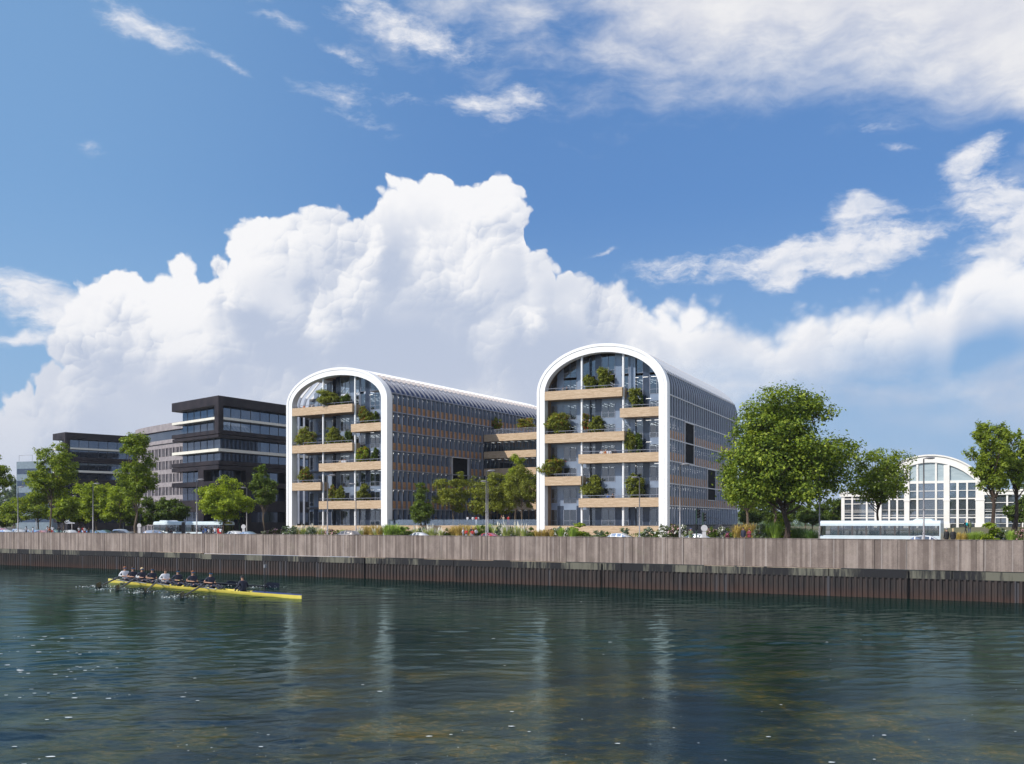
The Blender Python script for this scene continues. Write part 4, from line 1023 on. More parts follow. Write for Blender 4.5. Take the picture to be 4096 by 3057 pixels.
def crown(rs, c, r, nl, lsize, shape='round', nlobe=18, flowers=0.0, flat=0.75, lrs=1.0):
    c = np.array(c); r = np.array(r); lob = []
    for i in range(nlobe):
        for _ in range(60):
            p = rs.uniform(-1, 1, 3)
            if i % 3 == 0: p[2] = rs.uniform(-1, -.2)
            if lob and min(np.linalg.norm(p * .8 - l[0]) for l in lob) < 0.26 and _ < 40: continue
            if np.linalg.norm(p) > 1: continue
            if shape == 'cone' and np.hypot(p[0], p[1]) > 0.85 - 0.62 * (p[2] + 1) / 2 * 1.1: continue
            if shape == 'tall' and np.hypot(p[0], p[1]) > 0.95 - 0.5 * abs(p[2] - 0.05): continue
            if shape == 'maple' and p[2] < -0.35 and np.hypot(p[0], p[1]) < 0.3: continue
            break
        if shape == 'dome': p[:2] *= 1.0 if p[2] < 0.1 else 1.0 - 0.35 * p[2]
        if shape == 'tier': p[2] = np.round(p[2] * 2.2) / 2.2 + rs.uniform(-.06, .06)
        q = p * 0.80
        lr = rs.uniform(0.24, 0.40) * lrs * (1.0 if shape != 'tall' else 0.85)
        lob.append((q, lr))
    nl = int(nl * 1.8); tot = sum(l[1] ** 2 for l in lob); P = []; NN = []
    for q, lr in lob:
        k = int(nl * lr ** 2 / tot); ncl = max(5, int(14 * lr / 0.3))
        cd = rs.normal(size=(ncl, 3)); cd /= np.linalg.norm(cd, axis=1)[:, None]; cd[:, 2] = cd[:, 2] * 0.85 + 0.12
        cc = q + cd * lr * rs.uniform(0.45, 1.0, (ncl, 1)) * np.array([1, 1, flat])
        idx = rs.randint(0, ncl, k); g = rs.normal(size=(k, 3)) * lr * 0.21 * np.array([1, 1, .6])
        P.append(cc[idx] + g); NN.append((cc[idx] + g - q) / (lr + 1e-6))
    P = np.concatenate(P); NN = np.concatenate(NN)
    W = c + P * r
    sz = lsize * rs.uniform(0.6, 1.3, len(W))
    mi = None
    if flowers: mi = (rs.uniform(size=len(W)) < flowers).astype(int)
    return W, sz, mi, NN, [(c + q * r, lr * r.mean()) for q, lr in lob]
def tree(name, label, base, H, cw, cz0, seed, shape='round', nl=5000, lsize=0.32, leaf='leaf_mid', bark='bark', tr=0.22, group=None, lean=0.0, cat='tree', flowers=0.0, nlobe=18, cdepth=None, fork=0.35, stems=1, flat=0.75, fm='red', offx=0.0, lrs=1.0):
    rs = np.random.RandomState(seed); r = random.Random(seed)
    root = empty(name, base, r.uniform(0, .3), label=label, cat=cat, group=group)
    cz = (cz0 + H) / 2; rz = (H - cz0) / 2
    W, sz, mi, NN, lob = crown(rs, (lean + offx, 0, cz), (cw / 2, (cdepth or cw) / 2, rz), nl, lsize, shape, nlobe, flowers, flat, lrs)
    link('crown', cards('crown', W, sz, [M[leaf], M[fm]] if flowers else [M[leaf]], rs, mi=mi, nrm=NN * 0.9), root)
    mb = MB(); 
    top = cz0 + (H - cz0) * 0.55
    for st in range(stems):
        ox = (st - (stems - 1) / 2) * tr * 2.2
        pts = []; rad = []
        for i in range(7):
            f = i / 6; z = top * f
            pts.append((ox + lean * f + offx * f + r.uniform(-1, 1) * tr * 0.7 * (f > 0) * (H / 12), r.uniform(-1, 1) * tr * .5 * (f > 0), z)); rad.append(tr * (1.5 if i == 0 else 1.0 - 0.62 * f) / (1 if stems == 1 else 1.5))
        rad = [q * .8 for q in rad]; mb.tube(pts, rad, 8, cap=False)
        def at(z):
            f = max(0, min(.999, z / top)) * 6; i = int(f); return Vector(pts[i]).lerp(Vector(pts[i + 1]), f - i)
        for (c, lr) in lob[st::stems]:
            c = Vector(c); h0 = max(cz0 * fork / .5 * .55, min(top * .95, c.z * 0.62)) ; h0 = min(h0, top * .97); a = at(h0)
            mid = a.lerp(c, .5) + Vector((r.uniform(-.1, .1), r.uniform(-.1, .1), -.06)) * (c - a).length
            t0 = tr * 0.42 * (1 - .5 * h0 / top) / (1 if stems == 1 else 1.3)
            mb.tube([a, mid, c], [t0, t0 * .6, t0 * .2], 5, cap=False)
            for k in range(3):
                e = c + Vector((r.uniform(-1, 1), r.uniform(-1, 1), r.uniform(-.2, 1))) * lr * .8
                mb.tube([mid.lerp(c, .6), (mid.lerp(c, .8) + e) / 2, e], [t0 * .4, t0 * .25, t0 * .08], 4, cap=False)
    mb.build('trunk', M[bark], root)
    return root
def gz(P): s, d = quay_sd(P); return ground_z(s, d)
def T(label, x, v_top, D, wpx, vcb, seed, zb=None, **k):
    P = px(x, D, 0); z = gz(P) if zb is None else zb
    kk = D / F; H = CAMZ + (HZ - v_top) * kk - z; cb = CAMZ + (HZ - vcb) * kk - z
    return tree(k.pop('name', 'broadleaf_tree'), label, (P.x, P.y, z), H * 1.02, wpx * kk * (1.1 if x < 2500 else 1.0), cb - (H - cb) * .04, seed, **k)
GP = 'street trees behind the quay road at left'
T('tall open tree with a bare lower trunk, in front of the far charcoal block', 204, 1759, 165, 215, 2010, 1, shape='tall', nl=7500, lsize=.34, tr=.24, group=GP, nlobe=26, leaf='leaf_mid')
T('tallest open tree of the left row, covering the curved stone building', 545, 1727, 160, 205, 2020, 2, shape='tall', nl=8500, lsize=.34, tr=.27, group=GP, nlobe=28, leaf='leaf_mid')
T('rounded dense tree between the two tall open trees', 385, 1893, 205, 190, 2095, 3, nl=6500, lsize=.42, leaf='leaf_bright', group=GP, nlobe=22, tr=.25)
T('rounded bright tree left of the tallest open tree', 480, 1930, 195, 170, 2090, 4, nl=5500, lsize=.42, leaf='leaf_bright', group=GP, tr=.22)
T('low broad tree behind the lamp at far left', 150, 1905, 210, 190, 2100, 5, nl=5500, lsize=.42, leaf='leaf_mid', group=GP, tr=.22)
T('small round tree right of the tall tree at far left', 255, 1960, 190, 120, 2095, 6, nl=4000, lsize=.38, leaf='leaf_bright', group=GP, tr=.18)
T('bushy low tree at the left of the parked cars', 60, 2005, 230, 130, 2105, 7, nl=3500, lsize=.42, leaf='leaf_mid', group=GP, tr=.18)
T('tall tree cut off by the left edge of the photo', -45, 1800, 173, 205, 2020, 8, shape='tall', nl=7000, lsize=.36, leaf='leaf_mid', group=GP, nlobe=22, tr=.25)
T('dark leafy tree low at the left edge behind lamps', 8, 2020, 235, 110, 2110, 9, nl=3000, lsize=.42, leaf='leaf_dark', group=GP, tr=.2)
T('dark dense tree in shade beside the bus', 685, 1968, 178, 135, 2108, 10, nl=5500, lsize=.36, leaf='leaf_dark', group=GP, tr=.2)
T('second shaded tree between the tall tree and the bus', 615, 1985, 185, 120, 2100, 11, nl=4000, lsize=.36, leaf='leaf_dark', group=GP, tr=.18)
T('bright green spreading tree right of the bus, low branching', 895, 1893, 158, 210, 2090, 12, nl=9000, lsize=.32, leaf='leaf_bright', group=GP, tr=.2, nlobe=26, fork=.2)
T('slim dark tree in front of the charcoal block wall', 1055, 1853, 172, 125, 2040, 13, shape='tall', nl=5500, lsize=.32, leaf='leaf_dark', group=GP, tr=.2, nlobe=20)
T('low hedge like tree between trunk row and bus', 560, 2040, 200, 170, 2108, 14, nl=3500, lsize=.4, leaf='leaf_dark', group=GP, tr=.15)
T('tree with pale leaves behind the lamp at far left', 320, 1990, 215, 110, 2100, 15, nl=3500, lsize=.4, leaf='leaf_mid', group=GP, tr=.18)
GD = 'trees on the raised deck'
T('dark conical tree left on the raised deck', 1684, 1932, 172, 118, 2088, 21, zb=6.6, shape='cone', nl=6000, lsize=.26, leaf='leaf_dark', group=GD, tr=.14, nlobe=30)
T('layered olive tree second on the raised deck', 1812, 1880, 173, 145, 2055, 22, zb=6.6, shape='tier', nl=6500, lsize=.26, leaf='leaf_olive', group=GD, tr=.14, nlobe=26)
T('spreading olive green tree behind the twin lamp posts', 1958, 1890, 172, 195, 2078, 23, zb=6.6, nl=8500, lsize=.27, leaf='leaf_olive', group=GD, tr=.15, nlobe=30, fork=.2)
T('layered olive tree nearest the right arched building', 2085, 1855, 168, 150, 2035, 24, zb=6.6, shape='tier', nl=7000, lsize=.26, leaf='leaf_olive', group=GD, tr=.14, nlobe=26)
T('taller yellow green tree behind the layered ones', 2062, 1808, 184, 100, 1985, 25, zb=6.6, nl=5000, lsize=.28, leaf='leaf_bright', group=GD, tr=.16)
T('slim red flecked shrub on the link roof terrace', 1987, 1665, 206, 38, 1722, 26, zb=25.3, nl=1400, lsize=.26, leaf='leaf_mid', group='roof terrace shrubs', tr=.06, flowers=.12, stems=2, name='flowering_shrub', cat='shrub')
T('wide red flecked shrub on the link roof terrace', 2104, 1668, 203, 80, 1722, 27, zb=25.3, nl=2600, lsize=.26, leaf='leaf_olive', group='roof terrace shrubs', tr=.06, flowers=.12, stems=3, name='flowering_shrub', cat='shrub')
# right side
T('huge spreading maple with big leaves in front of the lawn', 3145, 1533, 118, 555, 2055, 31, shape='dome', nl=27000, lsize=.36, leaf='leaf_maple', bark='bark_dark', tr=.42, nlobe=52, fork=.28, name='maple_tree', cdepth=15)
T('lighter fine leaved tree half hidden behind the maple, left side', 2985, 1690, 150, 190, 2070, 32, nl=8000, lsize=.33, leaf='leaf_mid', tr=.3, nlobe=22, group='trees behind the maple')
T('tree behind the maple with a thin dark trunk', 3100, 1760, 165, 240, 2050, 33, nl=7000, lsize=.38, leaf='leaf_dark', tr=.3, nlobe=22, group='trees behind the maple')
T('open tree with forked dark limbs behind the bus roof', 3512, 1762, 125, 265, 2030, 34, nl=5600, lsize=.30, leaf='leaf_mid', bark='bark_dark', tr=.22, nlobe=36, fork=.25, group='trees in front of the hall')
T('leaning dark trunked tree at the right edge of the lawn', 4055, 1668, 134, 170, 1965, 35, shape='tall', nl=6500, lsize=.30, leaf='leaf_mid', bark='bark_dark', tr=.36, nlobe=26, lean=.5, group='trees in front of the hall')
T('tall upright tree in front of the hall right wing', 3966, 1641, 130, 215, 1990, 36, shape='tall', nl=8000, lsize=.30, leaf='leaf_mid', bark='bark_dark', tr=.34, nlobe=34, group='trees in front of the hall')
T('dense dark shrub like tree at the right edge', 4085, 1975, 150, 120, 2105, 37, nl=4500, lsize=.34, leaf='leaf_dark', tr=.15, group='trees in front of the hall')
GB = 'background park trees'
r = random.Random(44)
bgt = [(2975, 1985, 250), (3030, 1990, 230), (3095, 1975, 240), (3160, 1990, 235), (3220, 1975, 250), (3285, 1995, 235), (3335, 1980, 225), (3375, 2000, 245), (3430, 1960, 270), (3000, 2040, 215), (3250, 2045, 215), (4010, 1960, 270), (4080, 1945, 275), (4130, 1950, 260)]
words = ['behind the arched building corner', 'left of the maple trunk', 'behind the maple trunk', 'just right of the maple trunk', 'between maple and lamp post', 'behind the right lamp post', 'left of the hall wing', 'touching the hall wing', 'above the hall left wing', 'low at the end of the stair wall', 'low behind the lamp post', 'above the hall right wing', 'above the right edge', 'at the very right edge']
for i, (x, v, D) in enumerate(bgt):
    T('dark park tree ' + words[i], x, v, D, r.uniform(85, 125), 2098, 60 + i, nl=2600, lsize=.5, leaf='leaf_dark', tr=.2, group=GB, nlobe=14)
# far hazy wood on the left hill
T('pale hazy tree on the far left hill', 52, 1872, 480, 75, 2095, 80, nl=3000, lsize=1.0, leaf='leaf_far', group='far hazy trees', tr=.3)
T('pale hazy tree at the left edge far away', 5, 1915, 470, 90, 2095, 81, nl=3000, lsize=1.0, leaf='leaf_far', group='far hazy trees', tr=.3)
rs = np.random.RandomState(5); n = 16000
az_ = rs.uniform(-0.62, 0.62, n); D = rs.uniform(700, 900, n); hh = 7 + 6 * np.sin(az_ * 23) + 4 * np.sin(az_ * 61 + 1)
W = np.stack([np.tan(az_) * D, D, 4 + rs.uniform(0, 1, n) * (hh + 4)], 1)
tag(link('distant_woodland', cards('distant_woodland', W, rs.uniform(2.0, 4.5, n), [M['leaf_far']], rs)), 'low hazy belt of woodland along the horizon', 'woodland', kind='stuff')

# balcony shrubs
def balcony(ptf, base, ee, kk, rows, grp, bl):
    for i, (x, z, wpx, hgt, leaf, fl, dd, lab) in enumerate(rows):
        t = (x - CX) / F; o = ptf(0, dd, 0)
        s = (t * o.y - o.x) / (ee[0] - t * ee[1]); P = ptf(s, dd, 0); w = wpx * 1.08 * P.y / F
        tree('terrace_shrub', lab + ' of the ' + bl, (P.x, P.y, z - 1.10), hgt + 1.35, w, .9, 100 + i + int(x), nl=int(1100 * w), lsize=.25, flat=.9, leaf=leaf, flowers=fl, stems=3, tr=.05, nlobe=15, lrs=1.4, group=grp, cat='shrub', cdepth=w * .8)
ga = 'shrubs on the terraces of the left arched building'; gb = 'shrubs on the terraces of the right arched building'
balcony(LP, P_L, eL, kL, [(1322, 28.83, 105, 3.3, 'leaf_olive', 0, 1.3, 'wide shrub on the top terrace'), (1384, 28.83, 42, 2.6, 'leaf_dark', 0, 2.0, 'dark shrub right on the top terrace'),
    (1452, 25.10, 40, 3.0, 'leaf_olive', .08, 1.3, 'red flecked shrub on the upper right terrace'), (1478, 25.1, 30, 2.5, 'leaf_olive', 0, 1.5, 'round shrub on the upper right terrace'), (1504, 25.1, 24, 2.2, 'leaf_dark', 0, 2.0, 'dark shrub behind the upper right ones'),
    (1228, 21.75, 75, 3.2, 'leaf_olive', .04, 1.3, 'wide left shrub on the middle long terrace'), (1339, 21.75, 68, 2.9, 'leaf_olive', 0, 1.3, 'full shrub near the column on the middle long terrace'), (1395, 21.75, 30, 2.6, 'leaf_dark', 0, 2.2, 'dark shrub on the middle long terrace'),
    (1454, 18.14, 52, 2.6, 'leaf_bright', .10, 1.3, 'airy pink flecked shrub on the right middle terrace'), (1500, 18.14, 28, 2.4, 'leaf_dark', 0, 2.0, 'dark shrub beside the pink flecked one'),
    (1219, 14.66, 56, 2.9, 'leaf_olive', .05, 1.3, 'red flecked shrub on the short left terrace'),
    (1330, 11.10, 34, 2.6, 'leaf_olive', .08, 1.3, 'left of the two round shrubs on the lowest terrace'), (1361, 11.10, 34, 2.5, 'leaf_olive', 0, 1.3, 'right of the two round shrubs on the lowest terrace'), (1454, 11.10, 52, 2.9, 'leaf_olive', 0, 1.3, 'single round shrub on the lowest terrace')], ga, 'left arched building')
balcony(RP, P_R, eR, kR, [(2363, 28.86, 50, 2.4, 'leaf_olive', 0, 1.2, 'smaller left shrub on the top terrace'), (2420, 28.86, 56, 3.9, 'leaf_olive', 0, 1.2, 'tall round shrub on the top terrace'),
    (2540, 25.43, 50, 3.3, 'leaf_olive', 0, 1.2, 'round shrub on the upper right terrace'), (2562, 25.43, 26, 2.6, 'leaf_dark', 0, 1.8, 'dark shrub behind the upper right one'),
    (2234, 21.76, 88, 3.6, 'leaf_olive', .04, 1.2, 'wide shrub by the left post'), (2344, 21.76, 34, 3.4, 'leaf_olive', .14, 1.2, 'red flecked shrub by the column'), (2385, 21.76, 52, 2.8, 'leaf_olive', 0, 1.2, 'round shrub right of the red flecked one'),
    (2521, 18.24, 42, 3.6, 'leaf_olive', 0, 1.2, 'upright shrub on the right middle terrace'), (2555, 18.24, 26, 3.0, 'leaf_dark', 0, 1.8, 'dark shrub on the right middle terrace'),
    (2208, 14.70, 84, 3.6, 'leaf_olive', .06, 1.0, 'wide shrub leaning over the short left terrace'),
    (2375, 11.05, 82, 3.6, 'leaf_olive', 0, 1.2, 'wide shrub on the lowest terrace'), (2540, 11.05, 66, 3.6, 'leaf_olive', 0, 1.2, 'round shrub right on the lowest terrace')], gb, 'right arched building')

# planting along the quay road
def blade_mat(name, a, b_):
    m, nt, p = newmat(name); ge = nt.nodes.new('ShaderNodeNewGeometry')
    put(p.inputs['Base Color'], mixc(S(ge.outputs['Random Per Island']), a, b_)); p.inputs['Roughness'].default_value = .55; return m
M['g_feather'] = blade_mat('feather_grass', (0.34, 0.42, 0.06), (0.52, 0.54, 0.20)); M['g_plume'] = mat('grass_plume', (0.75, 0.72, 0.62))
M['g_gold'] = blade_mat('golden_grass', (0.42, 0.30, 0.05), (0.55, 0.40, 0.11)); M['g_green'] = blade_mat('green_grass', (0.20, 0.34, 0.03), (0.34, 0.46, 0.06)); M['g_dark'] = blade_mat('deep_green_grass', (0.07, 0.15, 0.03), (0.14, 0.25, 0.05))
M['leaf_grey'] = leaf_mat('leaf_grey_green', (0.30, 0.36, 0.24), (0.18, 0.24, 0.15), (0.08, 0.11, 0.07)); M['leaf_flsh'] = leaf_mat('leaf_shrub', (0.22, 0.28, 0.10), (0.13, 0.18, 0.05), (0.06, 0.08, 0.025))
def tuft_mesh(seed, mblade, plume, h=1.0, w=.55, n=260):
    rs = np.random.RandomState(seed); mb = MB()
    for i in range(n):
        a = rs.uniform(0, 6.283); rr = rs.uniform(0, .16); lean = rs.uniform(.1, 1) ** 1.2 * w; hh = h * rs.uniform(.6, 1.0)
        ca, sa = math.cos(a), math.sin(a); wd = rs.uniform(.010, .022)
        pts = [(rr, 0), (rr + lean * .25, hh * .5), (rr + lean * .6, hh * .85), (rr + lean, hh * (1.0 - .25 * lean / w))]
        vs = []
        for k, (q, z) in enumerate(pts):
            ww = wd * (1 - k / 3.4)
            vs += [(ca * q - sa * ww, sa * q + ca * ww, z), (ca * q + sa * ww, sa * q - ca * ww, z)]
        pl = plume and i % 9 == 0
        mb.add(vs, [(0, 1, 3, 2), (2, 3, 5, 4), (4, 5, 7, 6)], 0)
        if pl:
            q, z = pts[3]; z += .10; t = .035
            mb.add([(ca * q * .8, sa * q * .8, z - .22), (ca * q - sa * t, sa * q + ca * t, z), (ca * q * 1.15, sa * q * 1.15, z + .16), (ca * q + sa * t, sa * q - ca * t, z)], [(0, 1, 2, 3)], 1)
    return mb.mesh('foliage', [M[mblade], M['g_plume']])
def shrub_mesh(seed, leaf, fm, fl, flat=.8):
    rs = np.random.RandomState(seed); W, sz, mi, NN, lob = crown(rs, (0, 0, .5), (.55, .55, .5), 900, .10, 'round', 12, fl, flat)
    if fl: sz[mi == 1] *= 1.3
    return cards('foliage', W, sz, [M[leaf], M[fm]], rs, mi=mi, nrm=NN)
KINDS = {'feather': (tuft_mesh(1, 'g_feather', True, w=.5), 'pale feather grass tuft with white plumes', 'feather_grass'), 'gold': (tuft_mesh(2, 'g_gold', False, w=.6), 'golden ornamental grass clump', 'golden_grass'),
         'green': (tuft_mesh(3, 'g_green', False, w=.6), 'fresh green grass clump', 'green_grass_clump'), 'dark': (tuft_mesh(4, 'g_dark', False, w=.7), 'deep green low grass clump', 'dark_grass_clump'),
         'ball': (shrub_mesh(5, 'leaf_bright', 'pink', 0), 'round clipped green bush', 'round_bush'), 'rose': (shrub_mesh(6, 'leaf_flsh', 'pink', .22), 'pink and white flowering bush', 'flowering_bush'),
         'white': (shrub_mesh(7, 'leaf_flsh', 'whitefl', .2), 'white flowering bush', 'flowering_bush'), 'grey': (shrub_mesh(8, 'leaf_grey', 'whitefl', .06), 'grey green fluffy bush', 'grey_green_bush'),
         'bush': (shrub_mesh(9, 'leaf_dark', 'pink', 0), 'dark green leafy bush', 'leafy_bush'), 'mag': (shrub_mesh(10, 'leaf_flsh', 'magenta', .4), 'small magenta flowering plant', 'flowering_plant')}
bed = [(1060, 'white', 26, 2128), (1105, 'rose', 50, 2119), (1158, 'grey', 60, 2113), (1180, 'feather', 42, 2112), (1213, 'feather', 46, 2113), (1240, 'grey', 40, 2116), (1256, 'feather', 44, 2111), (1285, 'feather', 36, 2117),
       (1318, 'rose', 40, 2122), (1345, 'bush', 30, 2126), (1372, 'green', 40, 2125), (1408, 'rose', 26, 2130), (1440, 'feather', 34, 2120), (1466, 'gold', 50, 2112), (1492, 'gold', 50, 2110), (1508, 'feather', 40, 2118), (1520, 'gold', 44, 2112), (1552, 'green', 56, 2107),
       (1580, 'green', 60, 2106), (1608, 'green', 44, 2112), (1612, 'bush', 44, 2116), (1640, 'bush', 40, 2116), (1664, 'feather', 40, 2116), (1690, 'grey', 34, 2118), (1708, 'feather', 40, 2117), (1732, 'feather', 44, 2114), (1762, 'feather', 30, 2123), (1780, 'mag', 18, 2135),
       (1790, 'bush', 26, 2122), (1812, 'gold', 50, 2114), (1838, 'gold', 56, 2109), (1866, 'gold', 54, 2108), (1886, 'gold', 44, 2112), (1912, 'green', 46, 2110), (1932, 'bush', 40, 2112), (1955, 'green', 56, 2106), (1984, 'feather', 46, 2108), (2004, 'grey', 36, 2114), (2026, 'feather', 46, 2108),
       (2046, 'grey', 30, 2116), (2066, 'feather', 46, 2106), (2096, 'feather', 40, 2114), (2124, 'bush', 44, 2118), (2152, 'gold', 44, 2126), (2180, 'gold', 46, 2124), (2198, 'rose', 34, 2122), (2212, 'gold', 40, 2124), (2236, 'white', 40, 2116), (2248, 'green', 44, 2120), (2272, 'white', 34, 2120),
       (2290, 'green', 44, 2120), (2316, 'ball', 62, 2112), (2362, 'bush', 40, 2136), (2394, 'grey', 46, 2130), (2430, 'bush', 36, 2134), (2496, 'grey', 40, 2122), (2562, 'green', 30, 2132), (2592, 'grey', 52, 2120), (2626, 'green', 34, 2130), (2662, 'white', 52, 2113),
       (2696, 'rose', 54, 2108), (2704, 'grey', 44, 2122), (2732, 'white', 40, 2110), (2756, 'rose', 34, 2124), (2836, 'rose', 46, 2120), (2856, 'bush', 30, 2118), (2888, 'white', 36, 2118), (2908, 'mag', 18, 2135), (2922, 'bush', 40, 2122), (2950, 'gold', 56, 2112), (2982, 'gold', 64, 2106),
       (3014, 'gold', 54, 2108), (3044, 'grey', 50, 2112), (3072, 'green', 60, 2100), (3104, 'green', 66, 2104), (3132, 'ball', 66, 2086), (3170, 'dark', 60, 2118), (3206, 'dark', 76, 2120), (3246, 'dark', 66, 2126), (3836, 'gold', 36, 2138), (3856, 'gold', 34, 2140), (3884, 'green', 40, 2138), (3912, 'green', 50, 2134),
       (3958, 'ball', 64, 2118), (4012, 'grey', 42, 2126), (4044, 'green', 46, 2132), (4078, 'rose', 50, 2124)]
rr = random.Random(9); cnt = {}
def where(x):
    marks = [(1146, 'left of the left arched building'), (1340, 'below its left column'), (1520, 'in front of its middle'), (1640, 'by its right post'), (1760, 'left of the deck visitors'), (1900, 'by the seated group'), (2030, 'right of the twin lamps'), (2160, 'by the left post of the right building'),
             (2300, 'below its first bay'), (2450, 'below its middle'), (2640, 'below its right bay'), (2760, 'by its right post'), (2930, 'by the traffic lights'), (3060, 'by the couple in jackets'), (3300, 'below the maple'), (3900, 'right of the beanie couple'), (4200, 'at the far right')]
    return next(w for q, w in marks if x <= q)
used_l = {}
bases = {}
for (x, kd, wpx, vt) in bed:
    d = rr.uniform(21.5, 24.5) if x < 3300 else rr.uniform(20.5, 22.5)
    P, s = px_on_row(x, d); z = ground_z(s, d) ; H = max(.5, CAMZ + (HZ - vt) * P.y / F - z); w = wpx * P.y / F
    me, lab, nm = KINDS[kd]
    key = lab + ' ' + where(x); used_l[key] = used_l.get(key, 0) + 1
    bases.setdefault(key, []).append(x)
    o = link(nm, me, None, (P.x, P.y, z - .02), label=key, cat='plant', group='planting along the quay road'); o.scale = (w * 1.4, w * 1.4, H * (1.2 if kd == 'feather' else 1.36)); o.rotation_euler = (0, 0, rr.uniform(0, 6))
    o['x_mark'] = x
gc = []; gs = np.random.RandomState(12)
for i in range(9000):
    x = gs.uniform(1060, 3290) if i < 8200 else gs.uniform(3830, 4200)
    if 2450 < x < 2650 and gs.uniform() < .5: continue
    P, s = px_on_row(x, gs.uniform(21, 29)); gc.append((P.x, P.y, ground_z(s, 23) + gs.uniform(0.2, .95 + .45 * math.sin(x * .05) * math.sin(x * .013 + 1))))
gc = np.array(gc)
link('ground_cover', cards('ground_cover', gc, gs.uniform(.12, .34, len(gc)), [M['leaf_flsh']], gs), label='mixed low green ground cover filling the long planting bed', cat='ground cover', kind='stuff')
ordn = ['first', 'second', 'third', 'fourth', 'fifth', 'sixth']
for o in list(COL.objects):
    if 'x_mark' in o:
        k = o['label']; xs = sorted(bases[k])
        if len(xs) > 1: o['label'] = ordn[xs.index(o['x_mark'])] + ' ' + k
        del o['x_mark']

# ---------------------------------------------------------------- people
for nm_, c_ in {'skin': (0.50, 0.28, 0.19), 'skin_dark': (0.13, 0.07, 0.045), 'hair_brown': (0.055, 0.030, 0.018), 'hair_black': (0.014, 0.011, 0.010), 'hair_red': (0.28, 0.10, 0.035), 'hair_blond': (0.62, 0.46, 0.25), 'hair_grey': (0.30, 0.29, 0.28),
               'cl_white': (0.74, 0.75, 0.80), 'cl_navy': (0.018, 0.022, 0.045), 'cl_black': (0.018, 0.018, 0.02), 'cl_red': (0.55, 0.03, 0.03), 'cl_orange': (0.55, 0.16, 0.05), 'cl_blue': (0.06, 0.13, 0.35), 'cl_green': (0.13, 0.17, 0.08),
               'cl_grey': (0.24, 0.25, 0.27), 'cl_maroon': (0.20, 0.02, 0.035), 'cl_jeans': (0.06, 0.09, 0.16), 'cl_teal': (0.0, 0.42, 0.50), 'cl_beige': (0.50, 0.42, 0.32), 'lens': (0.02, 0.12, 0.28)}.items():
    M[nm_] = mat(nm_, c_, rough=0.75 if nm_ != 'lens' else 0.15, scale=6)
